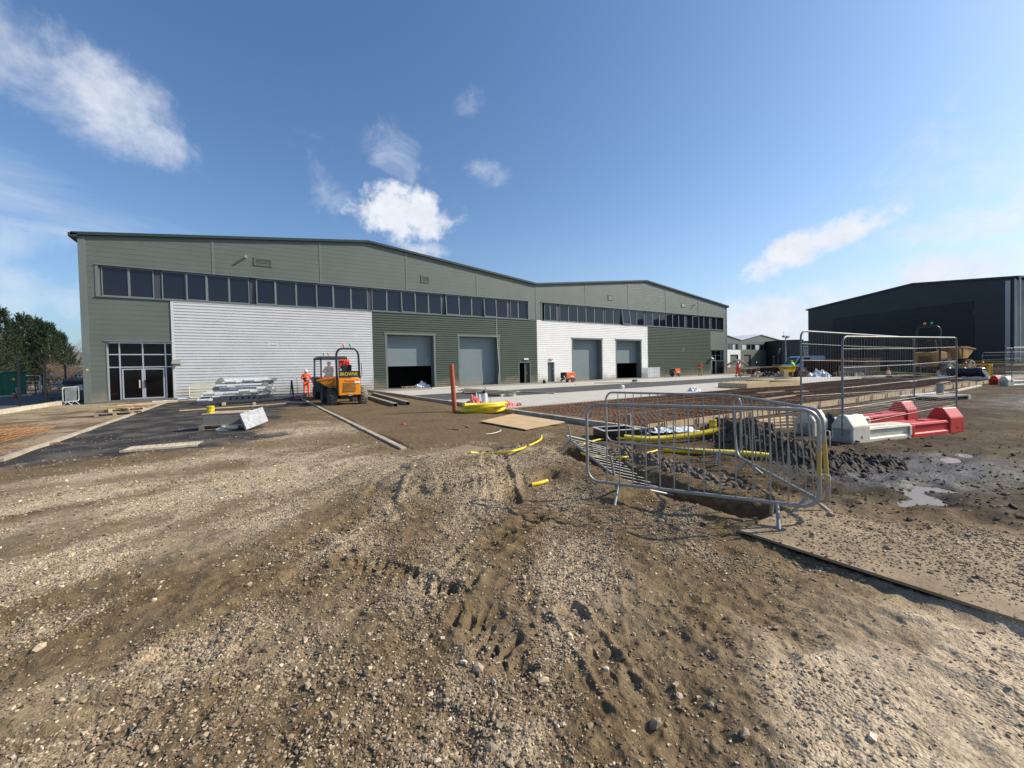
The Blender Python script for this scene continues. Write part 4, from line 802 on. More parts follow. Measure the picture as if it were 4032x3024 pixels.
# tape rolls
def taperoll(p, r, h, label, words):
    t = thing('tape_roll', label, 'tape roll', p, 0); m = MB()
    m.lathe([(r*.55, 0), (r, 0), (r, h*.48), (r*.97, h*.5), (r, h*.52), (r, h), (r*.55, h), (r*.55, h*.1)], 28); m.build('roll', M['yellow'], t, False)
    for k, wd_ in enumerate(words):
        o_ = text('lettering', wd_, h*.34, Matrix.Identity(4), M['blackp'], t, .0)
        for v_ in o_.data.vertices:
            a = v_.co.x/r; zz = v_.co.y; rr_ = r+.003; az = atan2(-p[0], -p[1]); v_.co = (rr_*sin(az - a), rr_*cos(az - a), h*(.74-.5*k)+zz)
    return t
g_ = dp(2807, 1688, 8.9); taperoll(tuple(g_), .072, .20, 'yellow tape roll standing on the end of the upper duct', ['CAUTION', 'CABLE'])

# big hose coil
m = MB(); cx_, cy_ = 7.42, 13.75; pth = []
for k in range(5*28): a = k/28*2*pi+2.6; lvl = k/28; rx = 1.0-.16*abs(sin(lvl*1.3)); ry = .86-.22*abs(sin(lvl*1.9)); ca, sa = rx*cos(a), ry*sin(a); pth.append(V(cx_+ca*.85+sa*-.35+.08*sin(lvl*3), cy_+sa*.9+ca*.30-.05*lvl, .03+.034*lvl+.07*(1+sin(a*1.0+lvl*.8))*(.4+.14*lvl)))
single(m.tube(pth, .062, 10), 'hose_coil', M['yellow'], 'big coil of yellow water pipe on the brown dirt by the yard kerb', 'hose coil', smooth=True)
t = V(6.55, 14.35, 0); m = MB().lathe([(.082, 0), (.088, 0), (.088, 1.86), (.080, 1.86), (.080, 1.6)], 20); o = single(m, 'drain_pipe', M['clay'], 'upright terracotta-coloured drain pipe behind the yellow coil', 'pipe', smooth=True); o.location = t+V(0, 0, -.05); o.rotation_euler = (0, radians(-3), 0)
# plywood sheet
ps = [gp(*q, .03) for q in ((1890, 1660), (2020, 1631), (2225, 1663), (2070, 1693))]
m = MB(); m.add([p for p in ps]+[p+V(0, 0, .018) for p in ps], [(0,1,2,3), (4,5,6,7), (0,1,5,4), (1,2,6,5), (2,3,7,6), (3,0,4,7)]); single(m, 'plywood_sheet', M['ply'], 'clean sheet of plywood lying flat beside the yard kerb', 'board')
g_ = gp(1800, 1795, .02); m = MB().box((-.6, -.35, 0), (.55, .35, .015), M=T(g_.x+.2, g_.y+.25, .02) @ Rz(.4) @ Matrix.Rotation(.03, 4, 'X')); single(m, 'plywood_offcut', M['dboard'], 'dirty half-buried board left of the curved yellow pipe', 'board')

# plastic block feet with mesh panels
def head_poly(): return [(-.2, 0), (.2, 0), (.2, .34), (.07, .55), (-.07, .55), (-.2, .34)]
def block(name, label, a, b, mt, headend, grp='red and white plastic barrier feet'):
    """half of a block: a low trough with a tall head at one end"""
    a, b = V(*a), V(*b); d = (b-a); L_ = d.length; an = atan2(d.y, d.x); Mx = T(a.x, a.y, tz((a.x+b.x)/2, (a.y+b.y)/2)*.5-.01) @ Rz(an); t = thing(name, label, 'barrier foot', tuple(Mx.translation), an, grp)
    # low body with recessed panel
    m = MB(); m.prism([(-.19, .0), (.19, .0), (.19, .07), (.165, .10), (.165, .22), (.19, .25), (.17, .30), (-.17, .30), (-.19, .25), (-.165, .22), (-.165, .10), (-.19, .07)], 'x', .0, L_)
    for s_ in (-1, 1):
        for x_ in (.0, L_-.08): m.box((x_, s_*.188-.014, .06), (x_+.08, s_*.188+.004, .26))
    m.build('body', M[mt], t, False, .012)
    hx = 0 if headend == 0 else L_-.5; m = MB(); m.prism(head_poly(), 'x', hx, hx+.5)
    for q in m.v[:]: pass
    m.build('head', M[mt], t, False, .02)
    m = MB(); m.box((hx+.2, -.03, .551), (hx+.28, .03, .556)); m.build('slot', M['black'], t)
    m = MB(); 
    for s_ in (-1, 1): m.lathe([(.035, 0), (.035, .006)], 12, T(hx+.25, s_*.2, .12) @ Matrix.Rotation(pi/2*s_, 4, 'X'))
    m.build('drain_plug', M['ochre'], t); m = MB().box((L_*.35, -.08, .301), (L_*.65, .08, .318)); m.build('rib', M[mt], t)
    return t
def lerp(a, b, t_): return (a[0]+(b[0]-a[0])*t_, a[1]+(b[1]-a[1])*t_)
Fa, Fb = (9.78, 3.28), (13.22, 2.40)
block('barrier_foot', 'front white plastic block foot, muddy, facing the camera', Fa, lerp(Fa, Fb, .5), 'cream', 0)
block('barrier_foot', 'front red plastic block foot joined to the muddy white one', lerp(Fa, Fb, .503), Fb, 'red', 1)
q1 = dp(3168, 1700, 8.95); q2 = dp(3575, 1675, 10.7); Ra, Rb = (q1.x, q1.y), (q2.x, q2.y)
block('barrier_foot', 'rear white plastic block foot half hidden behind the corner barrier', Ra, lerp(Ra, Rb, .5), 'cream', 0)
block('barrier_foot', 'rear red plastic block foot behind the front red one', lerp(Ra, Rb, .503), Rb, 'red', 1)
q1 = dp(3950, 1520, 23.0); q3 = (q1.x+3.3, q1.y-1.1); block('barrier_foot', 'small far white block foot at the right edge of the picture', (q1.x, q1.y), lerp((q1.x, q1.y), q3, .5), 'cream', 0); block('barrier_foot', 'far red block foot cut off by the right edge of the picture', lerp((q1.x, q1.y), q3, .503), q3, 'red', 1)
q1 = dp(3912, 1516, 24.2); block('barrier_foot', 'far red block foot left of the small far white one', (q1.x, q1.y), (q1.x+1.7, q1.y-.6), 'red', 0)
def heras(label, a, b, za0, zb0, H=1.98, wires=46, cat='mesh panel', rr=.021, group='tall mesh fence panels'):
    a, b = V(a[0], a[1], za0), V(b[0], b[1], zb0); mid = (a+b)/2; t = thing('mesh_fence_panel', label, cat, (mid.x, mid.y, 0), 0, group); u = (b-a); L_ = u.length; u.normalize(); v = V(0, 0, 1); off = V(mid.x, mid.y, 0)
    P = lambda x, y: a+u*x+v*y-off; rad = .16; path = [P(0, 0)] + [P(rad-rad*cos(k*pi/12), H-rad+rad*sin(k*pi/12)) for k in range(7)] + [P(L_-rad+rad*sin(k*pi/12), H-rad+rad*cos(k*pi/12)) for k in range(7)] + [P(L_, 0)]
    MB().tube(path, rr, 8).build('frame', M['galvh'], t, True)
    m = MB()
    for k in range(1, wires): x = L_*k/wires; m.tube([P(x, .12), P(x, H-.02)], .0016, 3, caps=False)
    for y in (.2, .55, .95, 1.35, 1.72): m.tube([P(0, y), P(L_*.5, y-.02*(y > 1)), P(L_, y)], .0035, 4, caps=False)
    for k in range(6): m.tube([P(0, .30+.05*k), P(L_, .30+.05*k)], .0014, 3, caps=False)
    m.build('wire_mesh', M['galvh'], t); return t
A0 = (9.79, 3.27); qB = dp(3766, 1588, 10.85); heras('tall mesh fence panel standing in the front red and white block feet', A0, (qB.x, qB.y), .13, .2, 1.96)
qA = dp(3155, 1640, 9.15); qB = dp(3600, 1620, 11.6); heras('tall mesh fence panel standing behind the front one, leaning slightly', (qA.x, qA.y), (qB.x, qB.y), .30, .22, 2.0)
qA = dp(3984, 1520, 22.5); heras('far mesh fence panel running out of the picture at the right', (qA.x, qA.y), (qA.x+2.9, qA.y-1.6), .2, .2, 1.95, 30)
qA = dp(3958, 1515, 24.4); heras('far mesh fence panel standing in the far red block foot', (qA.x, qA.y), (qA.x+3.1, qA.y-1.2), .2, .2, 1.95, 30)
qA = dp(3868, 1470, 36.5); heras('furthest mesh fence panel behind the yellow barriers', (qA.x, qA.y), (qA.x+5.5, qA.y-5.0), .1, .1, 1.95, 30)

# chamber, post, pin, membranes, boards near the shutter
g_ = gp(2425, 1722); t = thing('chamber_box', 'open black plastic chamber box at the end of the upper duct', 'chamber', (g_.x, g_.y, 0), -.35); m = MB()
for bx in (((-.42, -.3, 0), (-.37, .3, .2)), ((.37, -.3, 0), (.42, .3, .2)), ((-.37, -.3, 0), (.37, -.25, .2)), ((-.37, .25, 0), (.37, .3, .2)), ((-.37, -.25, .0), (.37, .25, .02))): m.box(*bx)
m.build('box', M['blackp'], t, False, .008); m = MB()
for bx in (((-.45, -.33, .2), (-.36, .33, .215)), ((.36, -.33, .2), (.45, .33, .215)), ((-.36, -.33, .2), (.36, -.24, .215)), ((-.36, .24, .2), (.36, .33, .215))): m.box(*bx)
m.build('rim', M['conc'], t)
g_ = gp(2481, 1683); single(MB().box((-.055, -.04, -.1), (.055, .04, .34), M=T(g_.x, g_.y, 0) @ Rz(.3)), 'timber_post', M['woodg'], 'stubby grey timber post beside the rusty mesh', 'post')
g_ = gp(2423, 1686); t = thing('marker_pin', 'thin steel pin with a red mushroom cap', 'pin', (g_.x, g_.y, 0)); MB().tube([(0, 0, 0), (0, 0, .34)], .008, 6).build('rod', M['redm'], t); MB().lathe([(.014, .33), (.026, .34), (.026, .38), (.01, .395)], 10).build('cap', M['red'], t)
def cloth(name, label, px, py, dep, w_, d_, h_, mt, seed, cat='sheeting', rz=0., z0=0.):
    """crumpled cloth / film lying in a heap"""
    g_ = dp(px, py, dep); q = random.Random(seed); nx, ny = 22, 16; vs = []; o1, o2 = q.uniform(0, 99), q.uniform(0, 99)
    for i_ in range(nx):
        for j_ in range(ny):
            u_, v_ = i_/(nx-1)-.5, j_/(ny-1)-.5; e = max(0, 1-(2*abs(u_))**3)*max(0, 1-(2*abs(v_))**3); nn = float(gn(np.array([u_*4+o1]), np.array([v_*4+o2]), 3)[0]); n2 = float(gn(np.array([u_*9+o2]), np.array([v_*9+o1]), 4)[0])
            vs.append((u_*w_*(1+.2*nn), v_*d_*(1+.25*n2), max(.004, e*h_*(.65+.6*nn+.35*n2))))
    fs = [(i_*ny+j_, (i_+1)*ny+j_, (i_+1)*ny+j_+1, i_*ny+j_+1) for i_ in range(nx-1) for j_ in range(ny-1)]
    me = bpy.data.meshes.new(name); me.from_pydata(vs, [], fs); me.materials.append(M[mt]); o_ = bpy.data.objects.new(name, me); C.objects.link(o_); o_.location = (g_.x, g_.y, z0); o_.rotation_euler = (0, 0, rz)
    so_ = o_.modifiers.new('s', 'SOLIDIFY'); so_.thickness = .006; tag(o_, label, cat); return o_
cloth('black_membrane', 'black membrane folded up beside the shutter board, under a white film', 2580, 1692, 9.7, .9, .6, .16, 'polyb', 1, rz=-.3)
cloth('white_film', 'white film lying over the black membrane in front of the shutter', 2655, 1690, 9.6, 1.15, .5, .10, 'poly', 2, rz=-.5, z0=.06)
cloth('black_membrane', 'black membrane hooked up between the two white block feet', 3275, 1700, 9.15, .75, .5, .42, 'polyb', 3)
cloth('white_film', 'pale film scraps along the foot of the shutter board behind the mesh panels', 3420, 1650, 11.4, 2.6, .4, .05, 'poly', 5, rz=-.35)
cloth('white_film', 'long glinting strip of film along the shutter, right of the mesh panels', 3640, 1545, 19.0, 4.5, .35, .04, 'poly', 6, rz=-.15)
cloth('wet_film', 'grey plastic film on the mud beneath the red and white blocks', 3560, 1600, 14.5, 2.2, .5, .05, 'poly', 7, rz=.2)
def plank(label, p0, p1, w_, h_, mt='wood', name='plank', group=None, z=0.):
    p0, p1 = Vector(p0), Vector(p1); m = MB().bar(p0, p1, w_, h_); o_ = single(m, name, M[mt], label, 'timber', group); return o_
for k, (a, b, z) in enumerate((((2905, 1680), (3120, 1668), .03), ((2905, 1672), (3118, 1655), .06), ((2930, 1662), (3122, 1642), .1), ((2945, 1690), (3120, 1682), .02))):
    lab = ['pale sawn plank low in the loose pile left of the rear white block', 'middle sawn plank of the loose pile left of the rear white block', 'topmost sawn plank of the loose pile left of the rear white block', 'front sawn plank of the loose pile left of the rear white block'][k]
    plank(lab, gp(*a, z), gp(*b, z), .18, .035, 'wood' if k != 1 else 'ply', group='planks beside the rear white block')
# shutter boards
sh = [(8.42, 6.86), (12.4, 6.72), (16.8, 6.58), (21.4, 6.42), (26, 6.25), (30.8, 6.1), (35.6, 5.95), (40.2, 5.8), (43.6, 5.7)]
for k, (a, b) in enumerate(zip(sh[:-1], sh[1:])):
    d_ = V(b[0]-a[0], b[1]-a[1]).normalized(); lab = 'yellow timber shutter board edging the rusty mesh, '+['by the grey timber post', 'behind the crowd barriers', 'behind the tall mesh panels', 'just right of the tall panels', 'middle of the long run', 'with the steel stub in front', 'second from the far end', 'furthest of the row'][k]
    t = thing('shutter_board', lab, 'timber', (a[0], a[1], 0), 0, 'shutter boards'); MB().bar((0, 0, .02), (b[0]-a[0]-.02*d_.x, b[1]-a[1], .02), .03, .20).build('board', M['wood'], t)
    for q in (.15, .5, .85): x_, y_ = (b[0]-a[0])*q, (b[1]-a[1])*q-.035; MB().box((x_-.02, y_-.03, -.15), (x_+.02, y_+.0, .15)).build('stake', M['woodg'], t)
# reinforcement mats
def matmesh(nx, ny, sp, r, z2):
    m = MB()
    for j_ in range(ny+1): m.tube([(0, j_*sp, random.uniform(-.006, .006)), (nx*sp*.5, j_*sp, random.uniform(-.012, .01)), (nx*sp, j_*sp, random.uniform(-.006, .006))], r, 4)
    for i_ in range(nx+1): m.tube([(i_*sp, -.05, z2), (i_*sp, ny*sp*.5, z2+random.uniform(-.01, .006)), (i_*sp, ny*sp+.05, z2)], r, 4)
    return m
prt = None; cnt = 0
rows = [7.0, 9.15, 11.3]
for j_, y in enumerate(rows):
    for i_ in range(7):
        x = 8.6+i_*4.98
        if prt is None:
            prt = matmesh(24, 10, .2, .0085, .016).build('reinforcement_mesh', M['rust']); o_ = prt
        else: o_ = prt.copy(); C.objects.link(o_)
        o_.location = (x, y, .035+.012*((i_+j_) % 2)); o_.rotation_euler = (0, 0, radians(random.uniform(-.5, .5)))
        tag(o_, 'rusty mesh mat, '+['front row', 'middle row', 'back row'][j_]+', '+['nearest the yard kerb', 'second from the yard kerb', 'third from the yard kerb', 'fourth from the yard kerb', 'third from the far end', 'second from the far end', 'at the far end'][i_], 'steel mesh', 'rusty reinforcement mats')
sp_ = prt.copy(); C.objects.link(sp_)
sp_.scale = (1, .75, 1); sp_.location = (8.7, 7.1, -.01); tag(sp_, 'lower layer of rusty mesh under the front mat nearest the kerb', 'steel mesh', 'rusty reinforcement mats')
for k, (px, py, w_, lab) in enumerate(((2980, 1548, 2.2, 'plank lying on the rusty mesh left of the tall panels'), (3120, 1544, 1.3, 'short plank across the rusty mesh behind the tall panels'), (3700, 1507, 2.0, 'pale plank on the far part of the rusty mesh'), (3580, 1503, 1.6, 'little pale plank on the mesh between the panels'), (3010, 1573, 3.0, 'long grey plank on the rusty mesh left of the tall panels'))):
    g_ = gp(px, py, .08); plank(lab, g_, g_+V(w_, -.25+.1*k, 0), .15, .04, 'woodg' if k < 2 or k == 4 else 'wood')
# formwork frames of strand board on the concrete
def frame_box(label, px, py, L_, W_, rz, h_=.32):
    g_ = gp(px, py, .03); t = thing('formwork_frame', label, 'formwork', (g_.x, g_.y, .03), rz)
    for a, b in (((0, 0), (L_, 0)), ((L_, 0), (L_, W_)), ((L_, W_), (0, W_)), ((0, W_), (0, 0))): MB().bar((a[0], a[1], h_/2), (b[0], b[1], h_/2), .04, h_).build('side_board', M['osb'], t)
    return t
frame_box('strand board formwork frame on the concrete, the nearer larger one', 2940, 1531, 5.2, 2.0, -.15)
frame_box('smaller strand board formwork frame behind the larger one', 3030, 1513, 3.6, 1.8, -.12)
g_ = gp(2845, 1513, .03)
for k in range(5): plank(['pale board slanting off the little timber heap', 'dark board under the little timber heap', 'short board in the little timber heap', 'long low board by the formwork frames', 'loose lath beside the formwork frames'][k], g_+V(-1+k*.5, .3*k-.5, .05+.05*(k % 3)), g_+V(1.0+k*.6, -.2*k+.3, .08+.08*(k % 2)), .2, .04, ['wood', 'woodg', 'ply', 'wood', 'woodg'][k], group='timber heap by the formwork')
# yard: plank stack, green bag, long timber, sprayer, rags
g1, g2 = gp(1812, 1541, .12), gp(2020, 1556, .12)
for k in range(3): plank(['lowest', 'middle', 'topmost'][k]+' plank of the grey stack in the yard, right of the terracotta pipe', g1+V(.25*k, .2, .05+.055*k), g2+V(.25*k, .2, .05+.055*k), .24, .045, 'woodg' if k < 2 else 'conc', 'scaffold_plank', 'planks stacked on the yard')
for k, (px, py) in enumerate(((2000, 1560), (1850, 1543))): g_ = gp(px, py, .03); single(MB().box((-.45, -.1, 0), (.45, .1, .13), M=T(g_.x, g_.y, .03) @ Rz(-.1)), 'bearer_block', M['cream'] if k == 0 else M['woodg'], ['pale block under the near end of the grey plank stack', 'block under the far end of the grey plank stack'][k], 'block')
cloth('green_bag', 'small green bag lying on the concrete by the plank stack', 1995, 1541, 26.0, .55, .35, .22, 'greeng', 9, 'bag', z0=.03)
plank('long thin timber lying across the asphalt lane', gp(2010, 1541, .06), gp(2185, 1549, .06), .12, .07, 'wood')
g_ = gp(1908, 1590, .03); t = thing('garden_sprayer', 'white pump sprayer with a black top standing on the yard edge', 'sprayer', (g_.x, g_.y, .03)); MB().lathe([(.12, 0), (.135, .03), (.135, .42), (.11, .48)], 18).build('tank', M['lightw'], t, True); MB().lathe([(.115, .47), (.13, .50), (.10, .56), (.05, .58), (.04, .62)], 14).build('cap', M['blackp'], t, True); MB().tube([(-.08, 0, .72), (.08, 0, .72), (.05, 0, .66), (0, 0, .6)], .014, 6).build('handle', M['blackp'], t); MB().tube(spl([(.08, 0, .5), (.2, -.1, .45), (.22, -.15, .15), (.1, -.2, .03), (.3, -.3, .02)]), .009, 5).build('hose', M['blackp'], t)
cloth('pink_sack', 'faded pink and white sack beside the white sprayer', 1868, 1586, 18.9, .65, .45, .38, 'pink', 12, 'bag', z0=.03)
cloth('white_sack', 'white paper sack leaning behind the pink one', 1885, 1580, 19.3, .4, .3, .42, 'poly', 13, 'bag', z0=.03)
cloth('red_netting', 'crumpled pink-red netting on the concrete right of the coil', 1992, 1604, 16.9, .75, .5, .22, 'pink', 14, 'bag', z0=.03)
g_ = gp(2043, 1597, .03); single(MB().add(*blob((g_.x, g_.y, .08), (.12, .1, .07), 5, 2, .3)), 'red_rag', M['pink'], 'small red rag on the yard edge beside the netting', 'rag')
g_ = gp(1590, 1671, 0); single(MB().add(*blob((g_.x, g_.y, -.0), (.055, .055, .05), 6, 2, .1)), 'plastic_ball', M['redm'], 'little red plastic ball on the brown dirt', 'ball', smooth=True)
g_ = gp(2450, 1531, .03); single(MB().add(*blob((g_.x, g_.y, .16), (.16, .16, .15), 7, 2, .05)), 'white_bucket_lid', M['lightw'], 'small round white tub on the concrete', 'tub', smooth=True)
cloth('white_rag', 'crumpled white rag on the concrete strip in the middle of the yard', 2733, 1538, 23.9, .8, .5, .25, 'poly', 21, 'rag', z0=.03)
for k, (a, b, lab) in enumerate((((1597, 1686), (1652, 1685), 'thin stick on the brown dirt near the kerb'), ((1750, 1688), (1810, 1690), 'thin grey lath on the brown dirt'), ((1826, 1674), (1846, 1682), 'short dark stick near the plywood'))): plank(lab, gp(*a, -.0), gp(*b, -.0), .03, .02, 'woodg', 'stick')
# channel formers lying on the dirt beside the dumper
for k, (a, b) in enumerate((((1440, 1566), (1557, 1603)), ((1470, 1556), (1606, 1596)))):
    p0, p1 = gp(*a, -.02), gp(*b, -.02); d_ = (p1-p0); an = atan2(d_.y, d_.x); t = thing('drain_channel', ['left', 'right'][k]+' one of two dark channel sections lying in the dirt right of the dumper', 'drain channel', (p0.x, p0.y, -.06), an, 'dark channel sections'); L_ = d_.length
    MB().prism([(-.1, 0), (.1, 0), (.1, .2), (.085, .2), (.085, .02), (-.085, .02), (-.085, .2), (-.1, .2)], 'x', 0, L_).build('channel', M['concd'], t); MB().box((-.01, -.11, .2), (L_+.01, .11, .215)).build('lid', M['woodg'], t)
# pallets
def pallet(label, loc, rz, group=None, mt='woodg', sc_=1.):
    t = thing('pallet', label, 'pallet', loc, rz, group)
    for k in range(7): MB().box((-.6, -.5+k*.153, .115), (.6, -.5+k*.153+.085, .135)).build('deck_board', M[mt], t)
    for y in (-.46, 0, .46):
        MB().box((-.6, y-.045, 0), (.6, y+.045, .02)).build('bottom_board', M[mt], t)
        for x in (-.53, 0, .53): MB().box((x-.06, y-.045, .021), (x+.06, y+.045, .114)).build('block', M[mt], t)
    return t
ga, gb = gp(780, 1700), gp(945, 1690); an = atan2(gb.y-ga.y, gb.x-ga.x); cpx = (ga+gb)/2; c_ = V(cpx.x, cpx.y, 0) + (Rz(an) @ V(.1, .5, 0)); tzc = .03
pallet('wooden pallet under the grey stone block on the black ground', (c_.x, c_.y, tzc), an)
bk = thing('stone_block', 'low grey stone block lying on a pallet', 'block', (c_.x, c_.y, tzc+.136), an); MB().box((-.53, -.42, 0), (.50, .30, .30)).build('block', M['woodg'] if False else mat('grey_slate_block', (.20, .19, .17), .8, 0, .12, 5., .2, 30), bk, False, .008); MB().box((-.54, -.43, .301), (.51, .31, .325)).build('lid', mat('pink_beige_board', (.50, .40, .33), .8), bk)
e = Rz(an) @ V(-.38, -.22, 0); taperoll((c_.x+e.x, c_.y+e.y, tzc+.465), .095, .20, 'yellow tape roll standing on the grey stone block', ['CABLE', 'CAUTION'])
e = Rz(an) @ V(.1, -.1, 0); pth = [(c_.x+e.x+(k*.045-.45)*cos(an)+.03*sin(k*2.1), c_.y+e.y+(k*.045-.45)*sin(an)+.06*sin(k*1.3), tzc+.475+.012*abs(sin(k*1.9))) for k in range(22)]
m = MB()
for a_, b_ in zip(pth[:-1], pth[1:]): m.bar(a_, b_, .06, .004)
single(m, 'loose_tape', M['yellow'], 'loose yellow tape strewn over the grey stone block', 'tape')
cs = [dp(944, 1629, 11.7), dp(1034, 1602, 12.35), dp(1057, 1657, 12.2), dp(971, 1691, 11.55)]; nrm = (cs[1]-cs[0]).cross(cs[3]-cs[0]).normalized()
if nrm.y > 0: nrm = -nrm
m = MB(); bk_ = [c-nrm*.075 for c in cs]; m.add([c for c in cs]+bk_, [(0,1,2,3), (4,5,6,7), (0,1,5,4), (1,2,6,5), (2,3,7,6), (3,0,4,7)]); single(m, 'marbled_slab', M['stone'], 'white and grey marbled slab leaning against the stone block', 'slab', bevel=.006)
g_ = gp(905, 1693); single(MB().add(*blob((g_.x, g_.y, .06), (.22, .12, .08), 31, 3, .35)), 'rubble_lump', M['cream'], 'broken lump of beige mortar beside the pallet', 'rubble')
g_ = gp(640, 1762, .02); t = thing('slotted_grating', 'pale slotted board lying on the black ground at the left', 'grating', (g_.x, g_.y, .02), -.12); ml = MB()
for k in range(11): ml.box((-.62+k*.118, -.24, .0), (-.62+k*.118+.075, .24, .04))
ml.box((-.64, -.27, 0), (.68, -.241, .045)); ml.box((-.64, .241, 0), (.68, .27, .045)); ml.build('slats', M['woodp'], t)
plank('long thin timber lying in front of the steel pile', gp(705, 1617, .03), gp(1078, 1592, .03), .09, .05, 'wood')
plank('shorter reddish board behind the long thin timber', gp(985, 1600, .03), gp(1125, 1588, .03), .10, .04, 'woodg')
# pallets and boards near the entrance
g_ = gp(455, 1634); pallet('broken pallet at the bottom of the stack by the pale kerb', (g_.x, g_.y, .0), .15, 'pallets by the entrance'); g2 = g_+V(.25, .3, .14); pallet('second pallet, lying crooked on the one by the pale kerb', (g2.x, g2.y, .14), .35, 'pallets by the entrance', 'wood')
for k in range(5): plank(['yellow plank sticking out to the left of the pallets', 'brown plank on top of the crooked pallet', 'short plank right of the pallets', 'plank leaning toward the entrance kerb', 'thin lath on the pallets'][k], g_+V(-1.5+.5*k, .1*k, .3+.03*k), g_+V(.6+.45*k, .35*k-.3, .3+.03*k), .14, .035, ['wood', 'woodg', 'wood', 'ply', 'woodg'][k], group='planks on the pallets by the entrance')
# left-hand reinforcement
M['rusttan'] = mat('tan_rusty_bar', (.40, .22, .10), .8, .1, .25, 6.)
pr2 = matmesh(22, 9, .2, .009, .018); o_ = single(pr2, 'reinforcement_mesh', M['rusttan'], 'tan rusty mesh mat at the left edge, nearest the black ground', 'steel mesh', 'mesh mats on the left'); o_.location = (-9.4, 14.6, .1); o_.rotation_euler = (0, 0, .05)
for k in range(3): q_ = o_.copy(); C.objects.link(q_); q_.location = (-9.3+.15*k, 14.75+.25*k, .13+.03*k); q_.rotation_euler = (0, 0, .05+.04*k); tag(q_, ['second', 'third', 'topmost'][k]+' mat up in the tan mesh pile at the left edge', 'steel mesh', 'mesh mats on the left')
o_ = single(matmesh(20, 14, .15, .008, .016), 'reinforcement_mesh', M['rust'], 'red-brown mesh mat further back at the left edge', 'steel mesh', 'mesh mats on the left'); o_.location = (-9.2, 18.6, .03)
for k, (a, b) in enumerate((((-20, 1768), (240, 1741)), ((560, 1788), (760, 1758)))[:1]): plank('thin brown lath on the black ground at the left edge', gp(*a, .03), gp(*b, .03), .05, .03, 'rust', 'lath')
# ================================================================== people
def skinned(name, verts, edges, radii, mt, parent=None, sub=1, root=0):
    me = bpy.data.meshes.new(name); me.from_pydata([tuple(v) for v in verts], edges, []); o_ = bpy.data.objects.new(name, me); C.objects.link(o_)
    sk = o_.modifiers.new('skin', 'SKIN'); sk.use_smooth_shade = True
    lay = me.skin_vertices[0].data
    for i_, r_ in enumerate(radii): lay[i_].radius = (r_, r_) if not isinstance(r_, tuple) else r_; lay[i_].use_root = (i_ == root)
    if sub: sb = o_.modifiers.new('sub', 'SUBSURF'); sb.levels = sub; sb.render_levels = sub
    bpy.context.view_layer.update(); m2 = bpy.data.meshes.new_from_object(o_.evaluated_get(bpy.context.evaluated_depsgraph_get())); bpy.data.objects.remove(o_)
    m2.materials.clear(); m2.materials.append(mt); q_ = bpy.data.objects.new(name, m2); C.objects.link(q_)
    if parent is not None: q_.parent = parent
    return q_
